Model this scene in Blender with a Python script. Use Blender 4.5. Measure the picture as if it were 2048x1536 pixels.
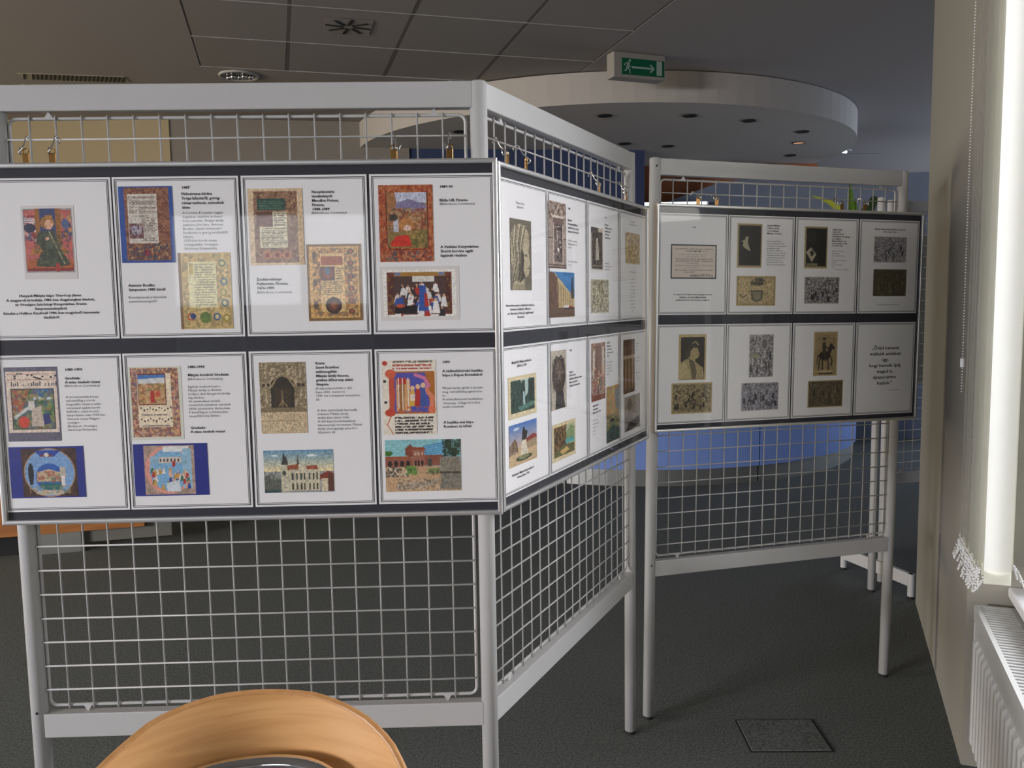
import bpy, bmesh, math, random
import numpy as np
from mathutils import Vector, Matrix

for _o in list(bpy.data.objects):
    bpy.data.objects.remove(_o)
SC = bpy.context.scene
COL = SC.collection
rnd = random.Random(7)
PI = math.pi

# ------------------------------------------------------------------ camera
PITCH, ROLL, FPX, CAMZ = 0.0979, -0.0155, 1691.8, 1.3617
_R0 = Vector((1, 0, 0)); _U0 = Vector((0, math.sin(PITCH), math.cos(PITCH)))
_F = Vector((0, math.cos(PITCH), -math.sin(PITCH)))
_c, _s = math.cos(ROLL), math.sin(ROLL)
_R = _R0 * _c + _U0 * _s
_U = _U0 * _c - _R0 * _s
cd = bpy.data.cameras.new('camera'); cam = bpy.data.objects.new('camera', cd); COL.objects.link(cam)
cd.sensor_fit = 'HORIZONTAL'; cd.sensor_width = 36.0; cd.lens = FPX / 2048 * 36.0
cd.clip_start = 0.05; cd.clip_end = 200
_m = Matrix((_R, _U, -_F)).transposed().to_4x4(); _m.translation = Vector((0, 0, CAMZ))
cam.matrix_world = _m
SC.camera = cam

# ------------------------------------------------------------------ world, lights, exposure
SC.view_settings.view_transform = 'Standard'
SC.view_settings.look = 'None'
SC.view_settings.gamma = 1.0
SC.view_settings.use_curve_mapping = False
SC.view_settings.exposure = -0.2
W = bpy.data.worlds.new('sky'); SC.world = W; W.use_nodes = True
_n = W.node_tree.nodes; _l = W.node_tree.links
_bg = _n['Background']; _tc = _n.new('ShaderNodeTexCoord'); _sx = _n.new('ShaderNodeSeparateXYZ')
_cr = _n.new('ShaderNodeValToRGB')
_cr.color_ramp.elements[0].position = 0.47; _cr.color_ramp.elements[0].color = (0.16, 0.17, 0.14, 1)
_cr.color_ramp.elements[1].position = 0.56; _cr.color_ramp.elements[1].color = (0.86, 0.93, 1.0, 1)
_mr = _n.new('ShaderNodeMapRange'); _mr.inputs[1].default_value = -1; _mr.inputs[2].default_value = 1
_l.new(_tc.outputs['Generated'], _sx.inputs[0]); _l.new(_sx.outputs[2], _mr.inputs[0])
_l.new(_mr.outputs[0], _cr.inputs[0]); _l.new(_cr.outputs[0], _bg.inputs[0])
_bg.inputs[1].default_value = 1.15


def area(name, loc, target, sx, sy, power, col):
    d = bpy.data.lights.new(name, 'AREA'); d.shape = 'RECTANGLE'; d.size = sx; d.size_y = sy
    d.energy = power; d.color = col
    o = bpy.data.objects.new(name, d); COL.objects.link(o)
    o.location = loc
    o.rotation_euler = (Vector(target) - Vector(loc)).to_track_quat('-Z', 'Y').to_euler()
    return o


def point(name, loc, power, col, r=0.05):
    d = bpy.data.lights.new(name, 'POINT'); d.energy = power; d.color = col; d.shadow_soft_size = r
    o = bpy.data.objects.new(name, d); COL.objects.link(o); o.location = loc
    return o


WALL0 = Vector((1.33, 2.451, 0)); WD = Vector((0.351, 0.936, 0)).normalized(); WN = Vector((WD.y, -WD.x, 0))


def wl(s, off, z):
    return WALL0 + WD * s + WN * off + Vector((0, 0, z))


# skylight outside the windows, plus one added warm fill on the left
area('daylight_near_window', wl(0.7, 1.7, 2.6), wl(-1.0, 0, 0.8), 2.2, 2.4, 570, (0.94, 0.94, 1.0))
area('daylight_near_sky', wl(-1.5, 1.6, 3.0), wl(-1.3, 0, 0.8), 2.4, 1.4, 40, (0.90, 0.95, 1.0))
area('daylight_side_windows', (3.0, -2.2, 3.0), (0.6, -1.3, 1.0), 3.6, 2.4, 165, (1.0, 0.96, 0.90))
area('daylight_rear_window', (-2.2, -5.0, 2.3), (-1.8, -2.0, 1.2), 2.4, 2.0, 70, (0.92, 0.96, 1.0))
area('daylight_far_windows', (7.7, 8.4, 1.5), (3.0, 6.8, 1.3), 3.4, 1.8, 280, (0.70, 0.80, 1.0))
area('daylight_left_rear', (-8.4, -4.0, 2.5), (-0.5, 1.6, 1.0), 3.6, 2.2, 2800, (0.97, 0.945, 1.0))
area('warm_fill_left', (-7.5, 2.5, 1.2), (-4.0, 4.2, 1.6), 2.6, 1.8, 300, (1.0, 0.84, 0.60))  # added warm fill for the ceiling, in place of an unseen tungsten lamp

# ------------------------------------------------------------------ materials
MATS = {}


def mat(name, col=(0.8, 0.8, 0.8), rough=0.5, metal=0.0, spec=0.5, noise=None, bump=None, **kw):
    """noise=(scale, amount, second colour)  bump=(scale, strength)"""
    if name in MATS:
        return MATS[name]
    m = bpy.data.materials.new(name); m.use_nodes = True
    nt = m.node_tree; b = nt.nodes['Principled BSDF']
    b.inputs['Base Color'].default_value = (*col, 1); b.inputs['Roughness'].default_value = rough
    b.inputs['Metallic'].default_value = metal; b.inputs['Specular IOR Level'].default_value = spec
    for k, v in kw.items():
        b.inputs[k.replace('_', ' ')].default_value = v
    tc = nt.nodes.new('ShaderNodeTexCoord')
    if noise:
        sc, amt, c2 = noise
        n = nt.nodes.new('ShaderNodeTexNoise'); n.inputs['Scale'].default_value = sc; n.inputs['Detail'].default_value = 4
        nt.links.new(tc.outputs['Object'], n.inputs['Vector'])
        r = nt.nodes.new('ShaderNodeMapRange'); r.inputs[1].default_value = 0.35; r.inputs[2].default_value = 0.65
        r.inputs[3].default_value = 0; r.inputs[4].default_value = amt
        nt.links.new(n.outputs[0], r.inputs[0])
        mx = nt.nodes.new('ShaderNodeMix'); mx.data_type = 'RGBA'
        mx.inputs[6].default_value = (*col, 1); mx.inputs[7].default_value = (*c2, 1)
        nt.links.new(r.outputs[0], mx.inputs[0]); nt.links.new(mx.outputs[2], b.inputs['Base Color'])
    if bump:
        n = nt.nodes.new('ShaderNodeTexNoise'); n.inputs['Scale'].default_value = bump[0]; n.inputs['Detail'].default_value = 5
        nt.links.new(tc.outputs['Object'], n.inputs['Vector'])
        bp = nt.nodes.new('ShaderNodeBump'); bp.inputs['Strength'].default_value = bump[1]; bp.inputs['Distance'].default_value = 0.002
        nt.links.new(n.outputs[0], bp.inputs['Height']); nt.links.new(bp.outputs[0], b.inputs['Normal'])
    MATS[name] = m
    return m


def wood(name, c1, c2, scale, rough=0.35, coat=0.3):
    m = bpy.data.materials.new(name); m.use_nodes = True; nt = m.node_tree; b = nt.nodes['Principled BSDF']
    tc = nt.nodes.new('ShaderNodeTexCoord'); mp = nt.nodes.new('ShaderNodeMapping'); mp.inputs['Scale'].default_value = scale
    n = nt.nodes.new('ShaderNodeTexNoise'); n.inputs['Scale'].default_value = 3.0; n.inputs['Detail'].default_value = 6
    n.inputs['Distortion'].default_value = 1.2
    cr = nt.nodes.new('ShaderNodeValToRGB'); cr.color_ramp.elements[0].position = 0.35; cr.color_ramp.elements[1].position = 0.6
    cr.color_ramp.elements[0].color = (*c2, 1); cr.color_ramp.elements[1].color = (*c1, 1)
    L = nt.links
    L.new(tc.outputs['Object'], mp.inputs[0]); L.new(mp.outputs[0], n.inputs['Vector']); L.new(n.outputs[0], cr.inputs[0])
    L.new(cr.outputs[0], b.inputs['Base Color']); b.inputs['Roughness'].default_value = rough
    b.inputs['Coat Weight'].default_value = coat
    MATS[name] = m
    return m


WHITE = mat('white_powder_coat', (0.47, 0.47, 0.465), 0.38, noise=(6, 0.25, (0.43, 0.425, 0.40)))
ALU = mat('satin_aluminium', (0.66, 0.66, 0.66), 0.32, 0.75)
DARKBOARD = mat('dark_slate_card', (0.020, 0.022, 0.032), 0.75)
PAPER = mat('white_paper', (0.84, 0.83, 0.83), 0.75, noise=(40, 0.15, (0.80, 0.80, 0.79)))
INK = mat('black_ink', (0.028, 0.028, 0.03), 0.7)
SOFTINK = mat('grey_ink', (0.13, 0.13, 0.14), 0.7)
CHROME = mat('chrome', (0.82, 0.83, 0.86), 0.08, 1.0)
BRASS = mat('brass', (0.36, 0.20, 0.07), 0.25, 0.95)
RUBBER = mat('black_rubber', (0.012, 0.012, 0.012), 0.8)
PLASTER = mat('painted_plaster', (0.38, 0.36, 0.34), 0.85, bump=(60, 0.15))
LITWALL = mat('wall_paint_lit_warm', (0.42, 0.35, 0.225), 0.85, bump=(60, 0.15))  # warm light put into the wall colour on the lit plane
SHADEWALL = mat('wall_paint_shaded', (0.27, 0.245, 0.215), 0.85, bump=(60, 0.15))  # wall colour darkened for the plane turned from the light
SIDEWALL = mat('window_wall_paint', (0.31, 0.295, 0.25), 0.8, bump=(50, 0.1))
CEIL = mat('ceiling_paint', (0.31, 0.285, 0.27), 0.9)
TILE = mat('ceiling_tile_board', (0.29, 0.27, 0.255), 0.9, noise=(220, 0.35, (0.24, 0.225, 0.21)))
GRIDM = mat('ceiling_grid_white', (0.42, 0.41, 0.39), 0.6)
BLUEW = mat('blue_wall_paint', (0.035, 0.055, 0.13), 0.8)
ORANGE = mat('terracotta_wall_paint', (0.42, 0.15, 0.07), 0.8)
SLATE = mat('grey_blue_panel', (0.20, 0.24, 0.32), 0.5)
CARPET = mat('dark_grey_green_carpet', (0.075, 0.083, 0.08), 0.98, spec=0.05, noise=(150, 1.0, (0.165, 0.175, 0.167)), bump=(500, 0.6))
BLUEDESK = mat('blue_laminate', (0.20, 0.31, 0.68), 0.35)
STEEL = mat('brushed_steel', (0.55, 0.56, 0.53), 0.34, 0.9)
BLACK = mat('matt_black', (0.008, 0.008, 0.008), 0.8)
LAMPGLASS = mat('lamp_reflector', (0.75, 0.78, 0.80), 0.15, 1.0)
GREENS = mat('exit_sign_green', (0.0, 0.11, 0.05), 0.4)
SIGNWHITE = mat('sign_white', (0.34, 0.44, 0.38), 0.5)
SIGNBOX = mat('sign_housing_plastic', (0.33, 0.31, 0.28), 0.6)
MAROON = mat('maroon_upholstery', (0.09, 0.012, 0.03), 0.6, bump=(300, 0.3))
RADW = mat('radiator_enamel', (0.58, 0.585, 0.57), 0.3)
SILLW = mat('white_sill', (0.82, 0.82, 0.84), 0.35)
FRAMEW = mat('window_frame_white', (0.7, 0.72, 0.7), 0.4)
GREY = mat('grey_laminate', (0.16, 0.155, 0.13), 0.5)
LEAF = mat('green_leaf', (0.08, 0.20, 0.02), 0.4, noise=(12, 0.5, (0.16, 0.26, 0.02)))
LEAFY = mat('yellow_green_leaf', (0.50, 0.55, 0.06), 0.3)
TERRA = mat('clay_pot', (0.28, 0.10, 0.05), 0.8)
BEECH = wood('beech_veneer', (0.72, 0.40, 0.16), (0.62, 0.32, 0.115), (1.2, 1.2, 14.0))
BEECHEDGE = mat('beech_ply_edge', (0.50, 0.24, 0.08), 0.4, noise=(60, 0.5, (0.62, 0.34, 0.14)))
ORANGEWOOD = wood('orange_wood_veneer', (0.40, 0.16, 0.04), (0.30, 0.11, 0.03), (1, 1, 8), 0.45)
BEAD = mat('clear_plastic_bead', (0.75, 0.76, 0.76), 0.15, spec=0.8)


def glass_mat():
    m = bpy.data.materials.new('picture_glass'); m.use_nodes = True; nt = m.node_tree; nt.nodes.remove(nt.nodes['Principled BSDF'])
    out = nt.nodes['Material Output']; t = nt.nodes.new('ShaderNodeBsdfTransparent'); t.inputs[0].default_value = (0.98, 0.98, 0.98, 1)
    g = nt.nodes.new('ShaderNodeBsdfGlossy'); g.inputs['Roughness'].default_value = 0.03
    lw = nt.nodes.new('ShaderNodeLayerWeight'); lw.inputs[0].default_value = 0.5
    pw = nt.nodes.new('ShaderNodeMath'); pw.operation = 'POWER'; pw.inputs[1].default_value = 5.0
    nt.links.new(lw.outputs['Facing'], pw.inputs[0])
    fr = nt.nodes.new('ShaderNodeMath'); fr.operation = 'MULTIPLY_ADD'; fr.inputs[1].default_value = 0.9; fr.inputs[2].default_value = 0.045
    nt.links.new(pw.outputs[0], fr.inputs[0])
    mx = nt.nodes.new('ShaderNodeMixShader')
    nt.links.new(fr.outputs[0], mx.inputs[0]); nt.links.new(t.outputs[0], mx.inputs[1]); nt.links.new(g.outputs[0], mx.inputs[2])
    nt.links.new(mx.outputs[0], out.inputs[0]); return m


GLASS = glass_mat()


def vane_mat():
    m = bpy.data.materials.new('blind_fabric'); m.use_nodes = True; nt = m.node_tree; nt.nodes.remove(nt.nodes['Principled BSDF'])
    out = nt.nodes['Material Output']
    d = nt.nodes.new('ShaderNodeBsdfDiffuse'); d.inputs[0].default_value = (0.80, 0.78, 0.68, 1)
    t = nt.nodes.new('ShaderNodeBsdfTranslucent'); t.inputs[0].default_value = (0.90, 0.91, 0.86, 1)
    mx = nt.nodes.new('ShaderNodeMixShader'); mx.inputs[0].default_value = 0.72
    nt.links.new(d.outputs[0], mx.inputs[1]); nt.links.new(t.outputs[0], mx.inputs[2]); nt.links.new(mx.outputs[0], out.inputs[0])
    return m


VANE = vane_mat()


def print_mat():
    m = bpy.data.materials.new('printed_picture'); m.use_nodes = True; nt = m.node_tree; b = nt.nodes['Principled BSDF']
    a = nt.nodes.new('ShaderNodeVertexColor'); a.layer_name = 'print'
    nt.links.new(a.outputs[0], b.inputs['Base Color']); b.inputs['Roughness'].default_value = 0.55
    return m


PRINT = print_mat()


def emis(name, col, k):
    m = bpy.data.materials.new(name); m.use_nodes = True; b = m.node_tree.nodes['Principled BSDF']
    b.inputs['Emission Color'].default_value = (*col, 1); b.inputs['Emission Strength'].default_value = k
    return m


# ------------------------------------------------------------------ object helpers
WM = {}


def _place(o, parent, M):
    COL.objects.link(o)
    if parent is not None:
        o.parent = parent
        o.matrix_basis = WM[parent.name].inverted() @ M
    else:
        o.matrix_basis = M
    WM[o.name] = M


def thing(name, label, cat, M=None, group=None, kind=None):
    o = bpy.data.objects.new(name, None); o.empty_display_size = 0.1
    _place(o, None, M or Matrix())
    tag(o, label, cat, group, kind)
    return o


def tag(o, label=None, cat=None, group=None, kind=None):
    if label: o['label'] = label
    if cat: o['category'] = cat
    if group: o['group'] = group
    if kind: o['kind'] = kind
    return o


def obj(name, bm, m, parent=None, M=None, smooth=False, label=None):
    if isinstance(bm, bpy.types.Mesh):
        me = bm
    else:
        me = bpy.data.meshes.new(name); bm.to_mesh(me); bm.free()
        for mm in (m if isinstance(m, (list, tuple)) else [m]):
            me.materials.append(mm)
        if smooth:
            for p in me.polygons: p.use_smooth = True
    o = bpy.data.objects.new(name, me)
    if M is None:
        M = WM[parent.name] if parent is not None else Matrix()
    _place(o, parent, M)
    if label: o['label'] = label
    return o


def BM():
    return bmesh.new()


def box(bm, x0, x1, y0, y1, z0, z1, mi=0):
    v = [bm.verts.new(p) for p in ((x0, y0, z0), (x1, y0, z0), (x1, y1, z0), (x0, y1, z0), (x0, y0, z1), (x1, y0, z1), (x1, y1, z1), (x0, y1, z1))]
    for f in ((0, 3, 2, 1), (4, 5, 6, 7), (0, 1, 5, 4), (1, 2, 6, 5), (2, 3, 7, 6), (3, 0, 4, 7)):
        fc = bm.faces.new([v[i] for i in f]); fc.material_index = mi
    return bm


def bev(bm, w, seg=2):
    bmesh.ops.bevel(bm, geom=list(bm.edges), offset=w, segments=seg, affect='EDGES', profile=0.5)
    return bm


def rbox(x0, x1, y0, y1, z0, z1, w=0.002, seg=2):
    return bev(box(BM(), x0, x1, y0, y1, z0, z1), w, seg)


def tube(bm, pts, r, seg=8, closed=False, cap=True):
    pts = [Vector(p) for p in pts]; n = len(pts); rings = []
    T = []
    for i in range(n):
        if closed: t = pts[(i + 1) % n] - pts[i - 1]
        else: t = pts[min(i + 1, n - 1)] - pts[max(i - 1, 0)]
        T.append(t.normalized())
    a = Vector((0, 0, 1)) if abs(T[0].z) < 0.9 else Vector((1, 0, 0))
    u = T[0].cross(a).normalized()
    for i in range(n):
        u = (u - T[i] * u.dot(T[i])).normalized(); w = T[i].cross(u)
        rr = r[i] if isinstance(r, (list, tuple)) else r
        rings.append([bm.verts.new(pts[i] + (u * math.cos(2 * PI * k / seg) + w * math.sin(2 * PI * k / seg)) * rr) for k in range(seg)])
    for i in range(n if closed else n - 1):
        A, B = rings[i], rings[(i + 1) % n]
        for k in range(seg):
            bm.faces.new((A[k], A[(k + 1) % seg], B[(k + 1) % seg], B[k]))
    if not closed and cap:
        bm.faces.new(list(reversed(rings[0]))); bm.faces.new(rings[-1])
    return bm


def disc(bm, c, r, h, seg=20, axis='z'):
    c = Vector(c); d = {'z': Vector((0, 0, 1)), 'y': Vector((0, 1, 0)), 'x': Vector((1, 0, 0))}[axis]
    return tube(bm, [c - d * h / 2, c + d * h / 2], r, seg)


def lathe(bm, prof, seg=24, c=(0, 0)):
    rings = [[bm.verts.new((c[0] + r * math.cos(2 * PI * k / seg), c[1] + r * math.sin(2 * PI * k / seg), z)) for k in range(seg)] for r, z in prof]
    for A, B in zip(rings, rings[1:]):
        for k in range(seg): bm.faces.new((A[k], A[(k + 1) % seg], B[(k + 1) % seg], B[k]))
    bm.faces.new(list(reversed(rings[0]))); bm.faces.new(rings[-1])
    return bm


def wallmesh(bm, p, q, z0, z1, t=0.12, side=1):
    """vertical slab from p to q (xy), thickness t to the left (side=1) of p->q"""
    p = Vector((*p, 0)); q = Vector((*q, 0)); d = (q - p).normalized(); n = Vector((-d.y, d.x, 0)) * t * side
    P = [p, q, q + n, p + n]
    v = [bm.verts.new((a.x, a.y, z0)) for a in P] + [bm.verts.new((a.x, a.y, z1)) for a in P]
    for f in ((0, 3, 2, 1), (4, 5, 6, 7), (0, 1, 5, 4), (1, 2, 6, 5), (2, 3, 7, 6), (3, 0, 4, 7)):
        bm.faces.new([v[i] for i in f])
    bmesh.ops.recalc_face_normals(bm, faces=list(bm.faces))
    return bm


def frameM(origin, xdir, roll=0.0):
    """local x along xdir (horizontal), local y away from the viewer, z up; roll tips the right end down"""
    d = Vector((xdir[0], xdir[1], 0)).normalized(); n = Vector((-d.y, d.x, 0))
    M = Matrix((d, n, Vector((0, 0, 1)))).transposed().to_4x4()
    if roll: M = M @ Matrix.Rotation(roll, 4, 'Y')
    M.translation = Vector(origin)
    return M


def struct(name, bm, m, parent=None, smooth=False):
    o = obj(name, bm, m, parent, smooth=smooth)
    if parent is None: o['kind'] = 'structure'
    return o


# ------------------------------------------------------------------ setting
CH = 2.8
struct('floor', box(BM(), -7, 8, -5, 12.5, -0.1, 0), CARPET)
ceiling = struct('ceiling', box(BM(), -7, 8, -5, 12.5, CH + 0.03, CH + 0.15), CEIL)

# smooth plaster around the tiled field, and the tiled field itself
TH = math.radians(15.5)
TU = Vector((math.cos(TH), math.sin(TH), 0)); TV = Vector((-math.sin(TH), math.cos(TH), 0))
TO = Vector((-1.04, 4.226, 0)) + TV * 0.02    # a grid crossing
NU0, NU1, NV0, NV1 = -0.84, 3, -5, 2      # tile cells


def tp(a, b, z):
    p = TO + TU * a * 0.6 + TV * b * 0.6
    return (p.x, p.y, z)


GAPSHADE = mat('tile_gap_shade', (0.13, 0.12, 0.115), 0.8)  # dark strips paint in the shadow gaps between tiles
pl = BM()
corn = [tp(NU0, NV0, CH), tp(NU1, NV0, CH), tp(NU1, NV1, CH), tp(NU0, NV1, CH)]
outer = [(-7, -5, CH), (8, -5, CH), (8, 12.5, CH), (-7, 12.5, CH)]
vi = [pl.verts.new(c) for c in corn]; vo = [pl.verts.new(c) for c in outer]
for k in range(4): pl.faces.new((vo[k], vi[k], vi[(k + 1) % 4], vo[(k + 1) % 4]))
vi2 = [pl.verts.new((c[0], c[1], CH + 0.03)) for c in corn]
for k in range(4): pl.faces.new((vi[k], vi2[k], vi2[(k + 1) % 4], vi[(k + 1) % 4]))
obj('plaster_field', pl, CEIL, ceiling)
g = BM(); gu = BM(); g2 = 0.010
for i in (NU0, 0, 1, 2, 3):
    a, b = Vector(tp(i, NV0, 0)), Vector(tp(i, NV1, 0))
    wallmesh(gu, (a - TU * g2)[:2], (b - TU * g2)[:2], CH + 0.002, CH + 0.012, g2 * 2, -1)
for j in range(NV0, NV1 + 1):
    a, b = Vector(tp(NU0, j, 0)), Vector(tp(NU1, j, 0))
    wallmesh(g, (a - TV * 0.0025)[:2], (b - TV * 0.0025)[:2], CH - 0.002, CH + 0.012, 0.005, 1)
obj('ceiling_grid', g, GRIDM, ceiling)
obj('gap_shade_strip', gu, GAPSHADE, ceiling)
tb = rbox(0.0095, 0.5905, 0.003, 0.597, 0, 0.012, 0.0015, 1)
tile_me = bpy.data.meshes.new('ceiling_tile'); tb.to_mesh(tile_me); tb.free(); tile_me.materials.append(TILE)
TR = Matrix((TU, TV, Vector((0, 0, 1)))).transposed().to_4x4()
for i in (NU0, 0, 1, 2):
    for j in range(NV0, NV1):
        M = Matrix.Translation(Vector(tp(i, j, CH + 0.001 + 0.002 * rnd.random()))) @ TR
        if i == NU0: M = M @ Matrix.Diagonal((0.84, 1, 1, 1))
        obj('ceiling_tile', tile_me, None, ceiling, M)

# round dropped bulkhead above the reception desk
DC = (0.80, 7.60)
drum = lathe(BM(), [(2.10, 2.795), (2.10, 2.60)], 96, DC)
obj('round_bulkhead', drum, mat('bulkhead_paint', (0.50, 0.47, 0.43), 0.85), ceiling)
DL = [(0.657, 5.871), (1.241, 5.912), (1.697, 6.106), (2.221, 6.536), (2.35, 7.0), (2.48, 7.6), (1.303, 7.058), (0.933, 6.917), (-0.352, 6.336)]
WARMLAMP = emis('warm_halogen_glow', (1.0, 0.45, 0.15), 0.5)
for k, (x, y) in enumerate(DL):
    lamp = thing('recessed_spotlight', None, 'downlight', Matrix.Translation((x, y, 2.6)), 'recessed spotlights in the round bulkhead')
    lab = ['unlit black spotlight in the round bulkhead, front edge, first left of the exit sign line', 'unlit black spotlight in the bulkhead, second along the front edge', 'unlit black spotlight in the bulkhead, third along the front edge',
           'unlit black spotlight in the bulkhead, fourth along the front edge towards its right end', 'glowing orange spotlight at the right end of the round bulkhead', 'unlit black spotlight just below the glowing orange one',
           'small unlit spotlight above the left post of the far display stand', 'small unlit spotlight above the right end of the middle display stand', 'unlit spotlight in the bulkhead seen through the left stand mesh'][k]
    lamp['label'] = lab
    bm = BM(); tube(bm, [(0.048 * math.cos(a), 0.048 * math.sin(a), -0.002) for a in [2 * PI * i / 20 for i in range(20)]], 0.004, 6, True)
    obj('trim_ring', bm, RUBBER, lamp)
    obj('reflector', disc(BM(), (0, 0, -0.001), 0.046, 0.002), WARMLAMP if k == 4 else BLACK, lamp)


def ceiling_lamp(x, y, z, r, label):
    t = thing('ceiling_downlight', label, 'downlight', Matrix.Translation((x, y, z)))
    bm = BM(); tube(bm, [(r * math.cos(a), r * math.sin(a), -0.004) for a in [2 * PI * i / 28 for i in range(28)]], 0.009, 8, True)
    obj('trim_ring', bm, GRIDM, t, smooth=True)
    obj('reflector', disc(BM(), (0, 0, -0.003), r * 0.96, 0.004, 28), mat('dark_reflector', (0.10, 0.10, 0.10), 0.25, 0.8), t)
    for i in range(5):
        bm = BM(); bmesh.ops.create_uvsphere(bm, u_segments=10, v_segments=6, radius=r * 0.16)
        bmesh.ops.translate(bm, verts=bm.verts, vec=(-r * 0.6 + r * 0.3 * i, 0.01 * (-1) ** i, -0.012))
        obj('bulb', bm, LAMPGLASS if 'dark' in label else emis('bulb_glow', (0.8, 0.95, 1.0), 2.0), t, smooth=True)
    return t


ceiling_lamp(-1.684, 5.479, CH, 0.115, 'round recessed ceiling lamp with dark glassy bulbs above the left stand')
ceiling_lamp(3.30, 8.60, CH, 0.10, 'small bright recessed ceiling lamp right of the round bulkhead')
tag(obj('ceiling_joint_strip', rbox(3.36, 3.80, 8.80, 8.815, CH - 0.006, CH, 0.001, 1), GRIDM), 'thin pale metal strip on the ceiling beside the bright recessed lamp', 'strip')

# swirl air diffuser in its tile
dif = thing('air_diffuser', 'square ceiling air diffuser with eight black swirl slots in a ceiling tile', 'vent', Matrix.Translation((-0.827, 4.577, CH - 0.001)))
obj('face_plate', rbox(-0.12, 0.12, -0.12, 0.12, -0.001, 0.001, 0.0005, 1), TILE, dif, WM[dif.name] @ TR)
for k in range(8):
    a = 2 * PI * k / 8 + 0.25
    M = WM[dif.name] @ Matrix.Rotation(a, 4, 'Z') @ Matrix.Translation((0.072, 0.008, -0.003)) @ Matrix.Rotation(0.18, 4, 'Z')
    obj('slot', box(BM(), -0.045, 0.045, -0.008, 0.008, -0.001, 0.001), BLACK, dif, M)

# linear grille at the upper left
gr = thing('ceiling_grille', 'long linear ceiling grille of dark slanted slots above the left stand', 'vent', Matrix.Translation((-3.0, 5.37, CH)))
gd = Vector((0.93, 0.19, 0)).normalized(); GRM = frameM((-3.01, 5.37, CH), gd)
obj('slot_bed', box(BM(), 0, 0.62, -0.02, 0.12, -0.003, 0.0), mat('grille_grey', (0.36, 0.32, 0.26), 0.7), gr, GRM)
sme = bpy.data.meshes.new('slot'); sb = box(BM(), -0.006, 0.006, -0.065, 0.065, -0.002, 0.001); sb.to_mesh(sme); sb.free(); sme.materials.append(BLACK)
for k in range(24):
    if k == 1: continue
    obj('slot', sme, None, gr, GRM @ Matrix.Translation((0.02 + k * 0.025, 0.05, -0.004)) @ Matrix.Rotation(0.30, 4, 'Z'))

# walls
w = BM(); wallmesh(w, (-7, 6.65), (-2.60, 6.65), 0, CH, 0.12, 1); struct('wall_far_left', w, LITWALL)
w = BM(); wallmesh(w, (-2.60, 6.66), (-0.80, 6.98), 0, CH, 0.15, 1); struct('wall_far_center', w, SHADEWALL)
w = BM()
arc = [(DC[0] + 1.98 * math.cos(math.radians(a)), DC[1] + 1.98 * math.sin(math.radians(a))) for a in range(217, 119, -7)]
w = BM(); wallmesh(w, (-0.86, 6.99), (1.14, 7.24), 0, 2.6, 0.12, 1); struct('wall_blue', w, BLUEW)
w = BM(); wallmesh(w, (-7, 10.2), (8, 10.2), 0, CH, 0.12, 1); struct('wall_back', w, SHADEWALL)
w = BM(); wallmesh(w, (0.9, 8.1), (2.9, 8.1), 0, 2.6, 0.12, 1); struct('wall_terracotta', w, ORANGE)
w = BM()
for y0_, y1_ in ((-5, -4.25), (-0.8, 1.2), (3.8, 12.5)): wallmesh(w, (-7, y0_), (-7, y1_), 0, CH, 0.12, 1)
for y0_, y1_ in ((-4.25, -0.8), (1.2, 3.8)): wallmesh(w, (-7, y0_), (-7, y1_), 0, 0.6, 0.12, 1); wallmesh(w, (-7, y0_), (-7, y1_), 2.3, CH, 0.12, 1)
struct('wall_left', w, PLASTER)
# window wall on the right, with its window opening between s=-2.45 and s=-0.12
S0, S1, SEND = -2.45, -0.12, 1.268
ZS, ZH = 0.545, 2.45


def wseg(bm, s0, s1, z0, z1, o0=0.0, o1=0.30):
    v = [bm.verts.new(wl(s, o, z)) for z in (z0, z1) for s, o in ((s0, o0), (s1, o0), (s1, o1), (s0, o1))]
    for f in ((0, 3, 2, 1), (4, 5, 6, 7), (0, 1, 5, 4), (1, 2, 6, 5), (2, 3, 7, 6), (3, 0, 4, 7)):
        bm.faces.new([v[i] for i in f])
    bmesh.ops.recalc_face_normals(bm, faces=list(bm.faces))


w = BM()
wseg(w, S1, SEND, 0, CH); wseg(w, S0 - 0.5, S0, 0, CH); wseg(w, S0, S1, ZH, CH)
wseg(w, S0, S1, 0, ZS - 0.03, 0.13, 0.30)
struct('wall_right', w, SIDEWALL)
# the room widens behind the camera: side windows, then the rear wall
w = BM()
p0 = wl(S0 - 0.5, 0.0, 0)
wallmesh(w, p0[:2], (1.7, -0.55), 0, CH, 0.1, 1)
wallmesh(w, (1.7, -0.55), (1.7, -0.75), 0, CH, 0.25, 1); wallmesh(w, (1.7, -3.75), (1.7, -4.3), 0, CH, 0.25, 1)
wallmesh(w, (1.7, -0.75), (1.7, -3.75), 0, 0.7, 0.25, 1); wallmesh(w, (1.7, -0.75), (1.7, -3.75), 2.15, CH, 0.25, 1)
struct('wall_right_rear', w, PLASTER)
w = BM()
wallmesh(w, (1.8, -4.3), (-0.9, -4.3), 0, CH, 0.15, 1); wallmesh(w, (-2.7, -4.3), (-7, -4.3), 0, CH, 0.15, 1)
wallmesh(w, (-0.9, -4.3), (-2.7, -4.3), 0, 0.9, 0.15, 1); wallmesh(w, (-0.9, -4.3), (-2.7, -4.3), 2.2, CH, 0.15, 1)
struct('wall_rear', w, PLASTER)
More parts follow.
